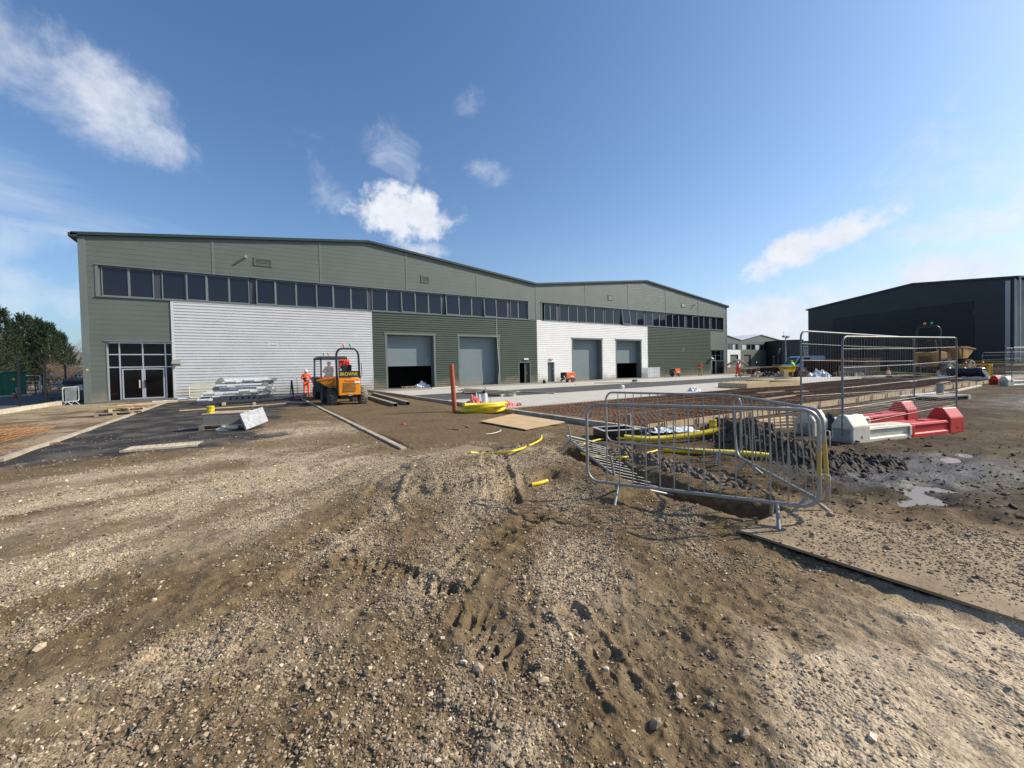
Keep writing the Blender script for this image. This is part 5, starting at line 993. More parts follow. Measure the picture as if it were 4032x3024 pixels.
def person(label, loc, rz, top, legs, hat, arms, hips=None, lean=0., seated=False, tape=True, group=None, stride=.1, vest=None):
    """arms: ((elbow),(wrist)) for left and right in body space, x to its left(-)/right(+), y forward, z up"""
    J = dict(pelvis=(0, 0, .95), spine=(0, .01+lean*.15, 1.12), chest=(0, .0+lean*.4, 1.36), neck=(0, .0+lean*.5, 1.52), head=(0, .02+lean*.55, 1.63), crown=(0, .01+lean*.6, 1.74))
    for s_, k in ((-1, 'l'), (1, 'r')):
        J['sh'+k] = (.19*s_, lean*.45, 1.45); J['el'+k], J['wr'+k] = arms[0 if s_ < 0 else 1]
        if seated: J['hip'+k] = (.1*s_, .02, .93); J['kn'+k] = (.14*s_, .44, .95); J['an'+k] = (.14*s_, .5, .52); J['toe'+k] = (.14*s_, .66, .48)
        else: J['hip'+k] = (.1*s_, 0, .90); J['kn'+k] = (.12*s_, stride*.6*s_+.03, .50); J['an'+k] = (.13*s_, stride*s_-.02, .09); J['toe'+k] = (.15*s_, stride*s_+.15, .035)
    Vv = {k: Vector(v) for k, v in J.items()}; names = list(J); vs = [Vv[n_] for n_ in names]; ix = {n_: i_ for i_, n_ in enumerate(names)}
    rad = dict(pelvis=.13, spine=.12, chest=.135, neck=.055, head=.085, crown=.07); E_ = [('pelvis', 'spine'), ('spine', 'chest'), ('chest', 'neck'), ('neck', 'head'), ('head', 'crown')]
    for k in 'lr': rad.update({'sh'+k: .06, 'el'+k: .042, 'wr'+k: .028, 'hip'+k: .085, 'kn'+k: .058, 'an'+k: .042, 'toe'+k: .03}); E_ += [('chest', 'sh'+k), ('sh'+k, 'el'+k), ('el'+k, 'wr'+k), ('pelvis', 'hip'+k), ('hip'+k, 'kn'+k), ('kn'+k, 'an'+k), ('an'+k, 'toe'+k)]
    vl = list(vs); rl = [rad[n_] for n_ in names]; el = [(ix[a], ix[b]) for a, b in E_]
    def addv(p, r_, par): vl.append(Vector(p)); rl.append(r_); el.append((par, len(vl)-1)); return len(vl)-1
    h_ = Vv['head']; addv(h_+V(0, .105, -.005), .012, ix['head']); addv(h_+V(-.095, 0, 0), .012, ix['head']); addv(h_+V(.095, 0, 0), .012, ix['head']); addv(h_+V(0, .095, -.07), .02, ix['head'])
    for k in 'lr':
        d_ = (Vv['wr'+k]-Vv['el'+k]).normalized(); a_ = d_.orthogonal().normalized(); b_ = d_.cross(a_); palm = addv(Vv['wr'+k]+d_*.08, .03, ix['wr'+k])
        for f_, ln in zip((-1.5, -.5, .5, 1.5), (.07, .085, .08, .06)): q = addv(Vv['wr'+k]+d_*(.10+ln*.5)+a_*f_*.02, .0085, palm); addv(Vv['wr'+k]+d_*(.10+ln*.8)+a_*f_*.02+b_*ln*.4, .0075, q)
        q = addv(Vv['wr'+k]+d_*.07+a_*.05+b_*.02, .010, palm); addv(Vv['wr'+k]+d_*.10+a_*.07+b_*.035, .008, q)
    p = skinned('person', vl, el, rl, M['skin']); tag(p, label, 'person', group); p.location = loc; p.rotation_euler = (0, 0, rz)
    g = lambda *ns: [Vv[n_] for n_ in ns]
    jr = dict(pelvis=.165, spine=.155, chest=.165, neck=.075); 
    skinned('jacket', g('pelvis', 'spine', 'chest', 'neck', 'shl', 'ell', 'wrl', 'shr', 'elr', 'wrr'), [(0,1),(1,2),(2,3),(2,4),(4,5),(5,6),(2,7),(7,8),(8,9)], [(.19,.14), (.18,.14), (.19,.145), .07, .085, .062, .048, .085, .062, .048], M[top], p)
    skinned('trousers', g('pelvis', 'hipl', 'knl', 'anl', 'hipr', 'knr', 'anr'), [(0,1),(1,2),(2,3),(0,4),(4,5),(5,6)], [.15, .105, .078, .068, .105, .078, .068], M[legs], p)
    for k in 'lr': skinned('boot', g('an'+k, 'toe'+k), [(0,1)], [.06, .045], M['navy'], p)
    c_ = Vv['head']+V(0, 0, .03); m = MB().lathe([(.135, .0), (.138, .015), (.125, .03), (.118, .07), (.09, .12), (.045, .145), (.01, .15)], 20, T(c_.x, c_.y, c_.z)); m.box((-.07, .1, .0), (.07, .19, .018), M=T(c_.x, c_.y, c_.z)); m.build('helmet', M[hat], p, True)
    if tape:
        for z_, r_ in ((1.10, (.185, .15)), (1.30, (.19, .155))): MB().lathe([(1, -.022), (1, .022)], 20, T(0, lean*(z_-1), z_) @ Matrix.Diagonal((r_[0]+.004, r_[1]+.004, 1, 1))).build('reflective_band', M['refl'], p)
        for k in 'lr':
            a_, b_ = Vv['kn'+k], Vv['an'+k]; q = a_.lerp(b_, .45); MB().tube([q+(a_-b_).normalized()*.025, q-(a_-b_).normalized()*.025], .082, 14).build('reflective_band', M['refl'], p)
    return p
bent = (((-.30, .06, 1.22), (-.12, .26, 1.14)), ((.30, .06, 1.22), (.12, .27, 1.16)))
g_ = gp(1208, 1559); w1 = person('worker in full orange hi-vis and white helmet holding a dark tool beside the red machine', (g_.x, g_.y, 0), atan2(-g_.y, -g_.x)-pi/2, 'hivis', 'hivis', 'hatw', bent, stride=.05)
MB().lathe([(.05, 0), (.09, .05), (.09, .17), (.05, .2)], 12, T(.1, .33, 1.05)).build('held_tool', M['blackp'], w1)
up = (((-.34, .1, 1.5), (-.2, .25, 1.72)), ((.34, .1, 1.5), (.22, .25, 1.72)))
g_ = gp(2757, 1481); person('far worker in red jacket and dark helmet at the end of the long building', (g_.x, g_.y, 0), 1.9, 'hired', 'grp', 'binm', bent)
g_ = gp(2905, 1485); w3 = person('far worker in dark vest and red shorts shouldering a bundle of timber laths', (g_.x, g_.y, 0), -2.4, 'hired', 'hired', 'hatw', up, stride=.18, tape=False)
mlt = MB(); mlt.tube([(-1.3, .1, 1.35), (-.2, .12, 1.86), (.25, .12, 1.88), (1.3, .1, 1.3)], [.10, .16, .16, .09], 8); single(mlt, 'lath_bundle', M['woodg'], 'drooping bundle of laths carried on the shoulders of the far red worker', 'timber bundle'); bpy.data.objects['lath_bundle'].location = (g_.x, g_.y, 0); bpy.data.objects['lath_bundle'].rotation_euler = (0, 0, -.5)
q_ = dp(3128, 1474, 52); person('far worker in lime hi-vis jacket bending over the dark mesh stack', (q_.x, q_.y, .0), -.2, 'hiyel', 'navy', 'hiyel', (((-.3, .3, 1.25), (-.25, .5, 1.05)), ((.3, .3, 1.25), (.25, .5, 1.05))), lean=.6, tape=False)

# ================================================================== machines
def wheel(par, loc, r, w_, mt='tyre', rim='orange', lug=18):
    t = bpy.data.objects.new('wheel', None); C.objects.link(t); t.parent = par; t.location = loc
    prof = [(r*.55, -w_*.42), (r*.8, -w_*.5), (r*.95, -w_*.46), (r, -w_*.36), (r, w_*.36), (r*.95, w_*.46), (r*.8, w_*.5), (r*.55, w_*.42)]
    R_ = Matrix.Rotation(pi/2, 4, 'Y'); m = MB().lathe(prof, 30, R_)
    for k in range(lug):
        for s_ in (-1, 1):
            a = 2*pi*(k+(.5 if s_ > 0 else 0))/lug; Mx = Matrix.Rotation(a, 4, 'X') @ T(s_*w_*.23, 0, r+.004) @ Rz(s_*.6); m.box((-w_*.26, -r*.05, -.02), (w_*.26, r*.05, .035), M=Mx)
    m.build('tyre', M[mt], t); m = MB().lathe([(.0001, -.02), (r*.2, -.03), (r*.52, -w_*.3), (r*.56, -w_*.4), (r*.56, w_*.4), (r*.52, w_*.3), (r*.2, .03), (.0001, .02)], 20, R_); m.build('rim', M[rim], t); return t
def beacon(par, loc, mt): t = MB().lathe([(.05, .12), (.055, .15), (.055, .2), (.04, .225), (.01, .23)], 12, T(*loc)).build('beacon', M[mt], par, True); MB().tube([(loc[0], loc[1], loc[2]), (loc[0], loc[1], loc[2]+.13)], .015, 6).build('stem', M['blackp'], t)
def skipmesh(par, Mx, wt, L_, h_, mt, lip=.35):
    """open skip: profile in (y,z); y forward"""
    prof = [(0, 0), (-.18, h_*.95), (-.1, h_), (L_*.55, h_*1.0), (L_+lip, h_*.82), (L_*.62, 0)]
    def wall(p, q, x0, x1, th=.03): return
    m = MB()
    for s_ in (-1, 1): x = s_*wt/2; m.prism(prof, 'x', x-.02, x+.02, Mx)
    for a, b in ((0, 1), (1, 2), (5, 0), (4, 5)):
        (ya, za), (yb, zb) = prof[a], prof[b]; n_ = Vector((0, -(zb-za), (yb-ya))).normalized()*.018
        pa, pb = V(0, ya, za), V(0, yb, zb); vs = []
        for x in (-wt/2+.021, wt/2-.021):
            for pt in (pa+n_, pb+n_, pb-n_, pa-n_): vs.append(Mx @ (pt+V(x, 0, 0)))
        m.add(vs, [(0,1,2,3), (7,6,5,4), (0,4,5,1), (1,5,6,2), (2,6,7,3), (3,7,4,0)])
    sk = m.build('skip', M[mt], par, False, .006)
    m = MB()
    for s_ in (-1, 1):
        x = s_*(wt/2+.03); m.bar(Mx @ V(x, -.1, h_), Mx @ V(x, L_*.55, h_), .05, .06); m.bar(Mx @ V(x, L_*.55, h_), Mx @ V(x, L_+lip, h_*.82), .05, .06); m.bar(Mx @ V(x, L_*.15, .05), Mx @ V(x, L_*.15, h_-.04), .05, .06)
    m.build('stiffener', M[mt], sk); return sk
def dumper(label, loc, rz, body, sz=1., slew=0., signs=True, tyr='tyre', rops_black=True, jacket=False, deckz=0.):
    t = thing('site_dumper', label, 'dumper', loc, rz); rw = .42
    for s_ in (-1, 1):
        for y, w_ in ((-.95, .34), (.95, .34)): wheel(t, (s_*.70, y, rw), rw, w_, tyr if s_ < 0 else ('tyred' if tyr == 'tyre' else tyr), body)
    m = MB(); m.box((-.36, -1.35, .40), (.36, .1, .56)); m.box((-.30, .12, .42), (.30, 1.2, .62)); m.box((-.85, -1.02, .36), (.85, -.88, .48)); m.box((-.85, .88, .36), (.85, 1.02, .48)); m.build('chassis', M['blackp'], t)
    m = MB(); m.prism([(-1.50, .52), (-1.54, 1.30), (-1.0, 1.34), (-.55, 1.30), (-.5, .52)], 'x', -.49, .49); b_ = m.build('engine_cover', M[body], t, False, .03)
    m = MB()
    for k in range(7): m.box((-.28, -1.555, .72+k*.062), (.30, -1.527, .742+k*.062), M=None)
    m.build('grille', M['dark'] if not signs else M['ochre'], b_)
    MB().prism([(-.1, .0), (.1, 0), (.06, .09), (-.06, .09)], 'y', -1.60, -1.5, T(0, 0, .50)).build('tow_hitch', M['galvd'], t)
    m = MB(); 
    for s_ in (-1, 1): m.box((s_*.62-.10, -1.25, .92), (s_*.62+.10, -.45, .95)); 
    m.build('footstep', M['blackp'], t)
    if signs:
        m = MB(); m.box((-.47, -1.50, 1.36), (.42, -1.47, 1.66)); pl = m.build('rear_sign', M['blackp'], t); MT = T(-.025, -1.506, 1.51) @ FACE; o_ = text('lettering', 'BROWNE', .215, MT, M['yellow'], pl, .002)
        for v_ in o_.data.vertices: v_.co.x = -.025+(v_.co.x+.025)*.86
        text('lettering', 'Thwaites', .12, T(-.02, -1.552, 1.20) @ FACE, M['redm'], b_, .002)
        MB().box((.22, -1.556, 1.08), (.46, -1.545, 1.17)).build('rating_plate', M['lightw'], b_)
    # roll bar
    p_ = [(-.50, -1.30, .6), (-.51, -1.28, 1.5), (-.50, -1.24, 2.35)] + [(-.26-.24*cos(k*pi/12), -1.22, 2.38+.34*sin(k*pi/12)) for k in range(1, 7)] + [(.26+.24*sin(k*pi/12), -1.22, 2.38+.34*cos(k*pi/12)) for k in range(0, 6)] + [(.50, -1.24, 2.35), (.51, -1.28, 1.5), (.50, -1.30, .6)]
    MB().tube(p_, .048, 10).build('roll_bar', M['blackp'], t, True)
    beacon(t, (-.16, -1.22, 2.72), 'amber'); beacon(t, (.14, -1.22, 2.72), 'gbeac')
    m = MB(); m.box((-.24, -.95, 1.33), (.24, -.5, 1.45)); m.prism([(-.98, 1.42), (-1.06, 1.95), (-.96, 1.97), (-.86, 1.42)], 'x', -.22, .22); m.build('seat', M['black'], t, False, .03)
    m = MB(); m.tube([(0, -.15, 1.2), (0, -.32, 1.62)], .03, 8); t0 = T(0, -.33, 1.64) @ Matrix.Rotation(-.5, 4, 'X'); m.tube([t0 @ V(.19*cos(a*pi/8), .19*sin(a*pi/8), 0) for a in range(16)], .016, 6, True); m.build('steering_wheel', M['blackp'], t)
    MB().prism([(-.5, .55), (-.5, 1.0), (-.2, 1.3), (.05, 1.25), (.1, .62)], 'x', -.38, .38).build('front_console', M[body], t, False, .02)
    m = MB(); m.tube([(.56, -1.1, 2.0), (.66, -1.05, 2.05), (.68, -1.05, 1.45), (.62, -1.0, 1.3)], .014, 5); m.build('grab_rail', M['blackp'], t)
    Ms = T(0, .62, .66+deckz) @ Rz(slew) @ T(0, -.35, .0); skipmesh(t, Ms, 1.34, 1.05, .62, body)
    MB().lathe([(.3, .60), (.3, .66+deckz)], 16, T(0, .62, 0)).build('turntable', M['blackp'], t)
    if sz != 1: t.scale = (sz, sz, sz)
    return t
dz_ = gp(1302, 1595); dr1 = gp(1422, 1589)
dum = dumper('yellow and black swivel-skip site dumper seen from behind, its skip turned to the left', (3.98, 22.3, -.06), .02, 'orange', 1.02, 1.35, deckz=.06)
o_ = cloth('hivis_jacket', 'red-orange hi-vis jacket hung over the seat of the yellow dumper', 1365, 1430, 20, .5, .55, .3, 'hired', 33, 'jacket'); o_.location = (3.95, 21.42, 1.98); o_.rotation_euler = (1.2, 0, .1); o_.scale = (1, .85, .45)
# second machine: red and black cab dumper
def cab_machine():
    t = thing('cab_dumper', 'red and black machine with a glazed cab standing in front of the yellow dumper', 'construction vehicle', (4.12, 26.9, -.06), .10); t.scale = (.9, 1, .98)
    for s_ in (-1, 1):
        for y in (-1.15, 1.15): wheel(t, (s_*.62, y, .42), .42, .36, 'tyred' if s_ < 0 and y < 0 else 'tyre', 'redm')
    MB().box((-.45, -1.7, .45), (.45, 1.7, .7)).build('chassis', M['blackp'], t); MB().box((-.9, -.88, .5), (.84, .78, 1.27)).build('cab_base', M['black'], t, False, .03)
    MB().prism([(-1.95, .55), (-2.0, 1.05), (-1.75, 1.25), (-.9, 1.27), (-.9, .55)], 'x', -.88, .80).build('engine_body', M['black'], t, False, .04)
    MB().prism([(-2.02, 1.12), (-1.85, 1.32), (-.95, 1.40), (-.95, 1.25), (-1.75, 1.18)], 'x', -.90, .84).build('bonnet', M['redm'], t, False, .03)
    MB().box((-.9, -2.01, .9), (-.7, -1.9, 1.15)).build('rear_lamp', M['redm'], t)
    Z0, Z1 = 1.28, 2.52; m = MB()
    for x, y in ((-.84, -.9), (.10, -.92), (.80, -.9), (-.84, .75), (.80, .75)): m.bar((x, y, Z0-.4), (x*.96, y*.94, Z1), .075, .075)
    for z in (Z0, Z1-.04): m.bar((-.84, -.9, z), (.80, -.9, z), .07, .07); m.bar((-.84, .75, z), (.8, .75, z), .07, .07); m.bar((-.84, -.86, z), (-.84, .72, z), .07, .07); m.bar((.8, -.86, z), (.8, .72, z), .07, .07)
    m.build('cab_frame', M['black'], t); MB().prism([(-.95, 2.50), (-.9, 2.60), (-.2, 2.66), (.7, 2.60), (.82, 2.50)], 'x', -.86, .82).build('cab_roof', M['blackp'], t, False, .03)
    for a, b in (((-.80, -.93, Z0+.05), (.06, -.915, Z1-.08)), ((.14, -.93, Z0+.05), (.76, -.915, Z1-.08))): MB().box(a, b).build('cab_window', M['clear'], t)
    MB().box((-.875, -.85, Z0+.05), (-.865, .7, Z1-.08)).build('cab_window', M['clear'], t); MB().box((.83, -.85, Z0+.05), (.84, .7, Z1-.08)).build('cab_window', M['clear'], t)
    m = MB(); m.box((-.45, -.3, 1.2), (.1, .2, 1.35)); m.prism([(-.35, 1.3), (-.45, 1.95), (-.33, 1.97), (-.2, 1.3)], 'x', -.42, .08); m.build('seat', M['black'], t, False, .04)
    m = MB(); m.bar((.3, -.97, 1.35), (.3, -.97, 2.4), .02, .02); m.bar((.55, -.97, 1.35), (.55, -.97, 2.4), .02, .02); m.bar((.15, -.97, 1.9), (.78, -.97, 1.9), .02, .02); m.build('window_guard', M['blackp'], t)
    beacon(t, (-.62, -.8, 2.62), 'gbeac'); beacon(t, (-.34, -.8, 2.62), 'amber')
    skipmesh(t, T(0, 1.1, .8), 1.2, 1.3, .6, 'redm'); return t
cabm = cab_machine()
pp = person('operator in orange hi-vis seated inside the glazed cab', (4.05, 26.95, .42), .12, 'hivis', 'navy', 'binm', (((-.3, .2, 1.2), (-.15, .4, 1.15)), ((.3, .2, 1.2), (.15, .4, 1.15))), seated=True, tape=False)
q_ = dp(3706, 1470, 40); fdm = dumper('big muddy yellow dumper with a raised empty skip far right before the charcoal warehouse', (q_.x, q_.y, -.05), -TH-pi/2+.35, 'ochre', 1.75, 0., signs=False, deckz=.28)
# small machines by the far units
q_ = dp(3066, 1462, 62); t = thing('forklift', 'small brown machine with a dark mast parked far off by the van', 'construction vehicle', (q_.x, q_.y, 0), .3)
MB().box((-.9, -.7, .35), (.9, .7, 1.25)).build('body', M['ochre'], t, False, .05); m = MB(); 
for x, y in ((-.8, -.6), (-.8, .6), (.5, -.6), (.5, .6)): m.bar((x, y, 1.2), (x*.9, y, 2.5), .08, .08)
m.bar((-.8, -.6, 2.5), (.5, -.6, 2.5), .08, .08); m.bar((-.8, .6, 2.5), (.5, .6, 2.5), .08, .08); m.build('cab_frame', M['blackp'], t); m = MB(); m.tube([(.3, 0, 1.2), (.4, 0, 3.0), (.9, 0, 3.5), (1.5, 0, 3.6)], .12, 8); m.build('arm', M['blackp'], t)
for x in (-.6, .6): wheel(t, (x, -.75, .38), .38, .3)
q_ = dp(3160, 1466, 60); va = -TH+.15; t = thing('van', 'long white panel van with dark lettering parked beyond the mesh stacks', 'van', (q_.x, q_.y, 0), va)
prof = [(-2.9, .45), (-2.9, 1.05), (-2.25, 1.25), (-1.45, 2.25), (-1.1, 2.4), (2.7, 2.4), (2.9, 2.2), (2.95, .45)]
MB().prism(prof, 'y', -.95, .95).build('body', M['vanw'], t, False, .08)
w_ = MB().prism([(-2.05, 1.35), (-1.45, 2.1), (-.95, 2.1), (-.95, 1.35)], 'y', -.965, -.952).build('window', M['cabglass'], t); MB().prism([(-2.3, 1.27), (-1.5, 2.23), (-1.48, 2.2), (-2.25, 1.26)], 'y', -.8, .8).build('windscreen', M['cabglass'], t)
MB().box((-.75, -.962, .75), (.35, -.952, 2.15)).build('painted_doorway_shade', M['dark'], t); MB().box((-2.0, -1.12, 1.25), (-1.85, -.97, 1.5)).build('wing_mirror', M['blackp'], t)  # doorway's inner shade painted as a flat dark panel on the solid body
for x in (-1.9, 1.8):
    for y in (-.85, .85): wheel(t, (x, y, .36), .36, .2, 'black', 'alu', 0).rotation_euler = (0, 0, pi/2)
MB().box((-2.93, -.7, .7), (-2.9, -.4, .9)).build('headlight', M['lightw'], t)
q_ = dp(3065, 1462, 66)
q_ = dp(2982, 1465, 72); t = thing('tool_trolley', 'little machine with an upright handle far off beneath unit 16', 'machine', (q_.x, q_.y, 0), .2); m = MB(); m.tube([(-.9, 0, 0), (-.6, 0, 1.6), (-.3, 0, 1.75), (-.1, 0, 1.2)], .05, 6); m.build('handle', M['blackp'], t); MB().prism([(-.5, .1), (-.5, .7), (.2, .9), (.9, .35), (.9, .1)], 'y', -.3, .3).build('body', M['galvd'], t)
# lamp mast
q_ = dp(3094, 1450, 95); t = thing('lamp_mast', 'tall slim lamp mast with floodlights in front of the distant charcoal unit', 'lamp mast', (q_.x, q_.y, 0)); ht = dp(3094, 1330, 95).z; MB().tube([(0, 0, 0), (0, 0, ht)], [.16, .09], 10).build('mast', M['galv'], t, True)
for dx, dz in ((-.9, .2), (.9, .2), (.45, .0)): MB().box((dx-.35, -.3, ht+dz-.15), (dx+.35, .2, ht+dz+.25)).build('floodlight', M['galvd'], t)
MB().bar((-.9, 0, ht+.05), (.9, 0, ht+.05), .1, .1).build('crossbar', M['galv'], t); MB().tube([(-.9, 0, ht+.2), (-.9, 0, ht+1.4)], .04, 5).build('aerial', M['galvd'], t)
# compressors
def compressor(label, px, py, dep, rz, s_=1.):
    q_ = dp(px, py, dep); t = thing('compressor', label, 'compressor', (q_.x, q_.y, .03), rz, 'orange towable compressors')
    MB().box((-.58, -.42, .42), (.62, .42, 1.06)).build('housing', M['orangeb'], t, False, .04); MB().box((-.72, -.40, .44), (-.585, .40, 1.04)).build('radiator_end', M['blackp'], t); m = MB(); m.box((-.66, -.4, .28), (.64, .4, .40)); m.tube([(-.6, 0, .34), (-1.1, 0, .2)], .05, 6); m.tube([(-.95, 0, .2), (-.95, 0, -.02)], .035, 6); m.build('chassis', M['blackp'], t)
    MB().box((.0, -.428, .86), (.42, -.422, .93)).build('vent', M['redm'], t); MB().box((-.02, -.428, .56), (.42, -.422, .70)).build('label_panel', M['refl'], t)
    for y in (-.48, .48): w_ = wheel(t, (.22, y, .24), .24, .14, 'tyre', 'alu', 0); w_.rotation_euler = (0, 0, pi/2)
    MB().tube(spl([(-.72, -.3, .6), (-.95, -.4, .7), (-.8, -.5, .35), (-.85, -.5, .05)]), .03, 6).build('hose', M['cream'], t); t.scale = (s_, s_, s_)
compressor('orange towable compressor by the white door, between it and the closed roller door', 2238, 1507, 41.3, 0., .95)
compressor('smaller-looking orange compressor further off, in front of the far green cladding', 2658, 1486, 52.5, .1, .95)
# wrapped bundle
q_ = wy(2558, 1485, 34.1); t = thing('wrapped_stack', 'stack of goods wrapped in clear film between white and green cladding', 'wrapped stack', (q_.x, 33.9, .03)); fw = M['poly']
M['film'] = clear_glass(); M['film'].name = 'clear_film'; M['film'].node_tree.nodes['Principled BSDF'].inputs['Alpha'].default_value = .45; M['film'].node_tree.nodes['Principled BSDF'].inputs['Base Color'].default_value = (.85,.88,.88,1)
MB().box((-1.15, -.5, .0), (1.15, .5, 1.25)).build('film', M['film'], t, False, .06)
m = MB()
for k in range(7): m.box((-1.13+k*.33, -.515, .02), (-1.09+k*.33, -.505, 1.24))
for z in (.4, .8, 1.2): m.box((-1.14, -.512, z), (1.14, -.504, z+.03))
m.build('strapping', M['lightw'], t)
cloth('white_sheet', 'crumpled sheet on a pallet just inside the first roller door', 1660, 1515, 37.0, 1.4, .8, .5, 'poly', 41, 'sheet', z0=.05)
q_ = dp(1610, 1523, 36.4); pallet('pallet lying just inside the first roller door', (q_.x, 35.3, .03), .1)
g_ = gp(2143, 1510, .03); single(MB().add(*blob((g_.x, g_.y, .2), (.16, .16, .24), 15, 2, .15)), 'black_sack', M['polyb'], 'small black sack on the concrete left of the white framed door', 'sack', smooth=True)
for k, (a, b, lab) in enumerate((((2265, 1513), (2330, 1508), 'pale lath by the closed white-bay roller door'), ((2340, 1508), (2560, 1506), 'long grey timber along the apron before the open roller door'), ((1700, 1529), (1800, 1522), 'pale strip of board at the edge of the apron'))): plank(lab, gp(*a, .06), gp(*b, .06), .14, .06, ['wood', 'woodg', 'cream'][k])
g_ = gp(2499, 1503, .03); single(MB().add(*blob((g_.x, g_.y, .12), (.35, .2, .14), 16, 2, .2)), 'black_bucket', M['black'], 'low black tub on the concrete before the half-open white-bay door', 'tub')

# ================================================================== steel pile by the silver wall
base = gp(900, 1592); ang0 = .03
def post(label, x, y, z, rz, L_, r, mt='galv', flange=1, grp='galvanised posts in the pile', lab=None):
    t = thing('steel_post', label, 'steel post', (x, y, z), rz, grp); MB().tube([(0, 0, 0), (L_, 0, 0)], r, 14).build('tube', M[mt], t, True)
    if flange is not None:
        fxp = L_ if flange > 0 else 0; MB().lathe([(.05, -.012), (r*1.75, -.012), (r*1.75, .012), (.05, .012)], 22, T(fxp-.1, -r-.02, .01) @ Matrix.Rotation(pi/2, 4, 'X')).build('flange_disc', M['galvd'], t)
    MB().box((.5, -r-.006, -.06), (.85, -r+.01, .07)).build('paper_label', M['lightw'], t); return t
M['galvl'] = mat('bright_galvanised_steel', (.60, .62, .61), .45, .2, .12, 8.)
PY = 26.3
pl_ = [('lowest long galvanised post at the front left of the pile', 775, 1577, 21.6, 2.5, .07, None), ('front galvanised post of the pile ending in a round flange', 800, 1552, 21.8, 2.9, .10, 1), ('middle galvanised post of the pile behind the front one', 860, 1533, 22.2, 2.2, .09, -1),
       ('upper galvanised post of the pile with a flange at its right end', 885, 1503, 22.6, 2.3, .10, 1), ('topmost galvanised post of the pile with a flange at its left end', 878, 1497, 22.9, 2.5, .08, -1), ('pale post lying on the ground behind the pile at the left', 600, 1583, 23.6, 3.4, .06, None), ('pale post lying on the ground behind the pile at the right', 1010, 1565, 23.6, 2.6, .06, 1), ('short galvanised post sticking out at the pile right end', 1010, 1530, 22.4, .7, .08, 1)]
for k, (px, py, dpt, L_, r, fl) in enumerate(((850, 1520, 22.0, 2.4, .08, 1), (905, 1512, 22.9, 2.1, .075, 1), (815, 1546, 22.6, 3.1, .08, 1), (940, 1540, 22.0, 1.7, .09, 1), (790, 1562, 22.3, 3.3, .075, None), (870, 1508, 23.2, 2.6, .09, -1), (960, 1498, 23.0, 1.6, .07, 1), (700, 1572, 23.0, 2.2, .07, None))):
    pl_.append((['grey post wedged in the middle of the pile', 'slim post in the upper back of the pile', 'long post in the back lower layer of the pile', 'short thick post at the right middle of the pile', 'longest slim post low in the pile', 'back top post of the pile, mostly hidden', 'short slim post on the very top right of the pile', 'pale post jutting out at the left foot of the pile'][k], px, py, dpt, L_, r, fl))
for lab, px, py, dpt, L_, r, fl in pl_: q_ = dp(px, py, dpt); post(lab, q_.x, q_.y, max(.08, q_.z), random.uniform(-.04, .04), L_, r, 'galvl', fl)
q_ = dp(838, 1588, 21.4); t = thing('channel_former', 'long black plastic channel with triangular ribs at the bottom of the pile', 'channel', (q_.x, q_.y, .1), .02); MB().box((0, -.02, .0), (2.75, .3, .12)).build('base', M['binm'], t); m = MB()
for k in range(10): x = .12+k*.27; m.prism([(x-.11, .26), (x+.11, .26), (x, .12)], 'y', -.03, .0)
for k in range(11): x = k*.27; m.prism([(x-.0, .12), (x+.1, .12), (x+.02, .28)], 'y', -.02, .02)
m.build('ribs', M['binm'], t); MB().box((0, .25, .12), (2.75, .3, .3)).build('back_wall', M['binm'], t)
for k, px in enumerate((880, 1002)): q_ = gp(px, 1597); single(MB().box((q_.x-.07, q_.y-.05, 0), (q_.x+.07, q_.y+.9, .11)), 'bearer', M['wood'], ['left', 'right'][k]+' timber bearer under the black ribbed channel', 'bearer', 'bearers under the pile')
q_ = dp(775, 1592, 20.9); single(MB().box((0, 0, 0), (.75, .3, .2), M=T(q_.x, q_.y, .03) @ Rz(.05)), 'dark_box', M['binm'], 'low dark box lying at the left foot of the steel pile', 'box', bevel=.01)
M['creamy'] = mat('pale_yellow_plastic', (.80,.74,.42), .5)
a_, b_ = dp(746, 1558, 23.2), dp(857, 1552, 23.9); cu = (b_-a_); cu.z = 0
barrier('plastic_barrier', 'cream plastic mesh barrier standing behind the left of the steel pile', (a_.x, a_.y, .28), cu, (0, 0, 1), cu.length, .80, 12, True, 'creamy', 'plastic barriers', False, foot=.2, r=.022, each=False, drop=.28)
m = MB()
for k in range(5): z = .42+k*.13; m.bar((a_.x+.04, a_.y-.012, z), (b_.x-.04, b_.y-.012, z), .02, .03)
single(m, 'plastic_barrier_rails', M['creamy'], 'x', 'x'); o_ = bpy.data.objects['plastic_barrier_rails']; pb_ = [o for o in S.objects if o.name == 'plastic_barrier'][0]; bpy.context.view_layer.update(); o_.parent = pb_; o_.matrix_parent_inverse = pb_.matrix_world.inverted(); o_.name = 'rails'; del o_['label']; del o_['category']
a_, b_ = dp(1075, 1575, 25.4), dp(1172, 1571, 26.5); heras('low faint mesh panel against the silver cladding left of the orange worker', (a_.x, a_.y), (b_.x, b_.y), .05, .05, 1.25, 16, rr=.018, group='mesh panels by the wall')
q_ = dp(1157, 1570, 24.6); t = thing('easel_post', 'dark upright steel stand left of the orange worker', 'stand', (q_.x, q_.y, 0)); m = MB(); m.bar((0, 0, 0), (-.08, .15, 1.15), .09, .05); m.bar((-.15, .3, 0), (-.1, .15, 1.1), .05, .04); m.build('post', M['binm'], t); MB().bar((-.4, 0, .03), (.35, 0, .03), .06, .05).build('foot', M['binm'], t)
q_ = gp(1172, 1573); single(MB().add(*blob((q_.x, q_.y, .12), (.17, .14, .14), 17, 2, .3)), 'red_white_sack', M['pink'], 'small red and white sack on the ground by the edging end', 'sack')

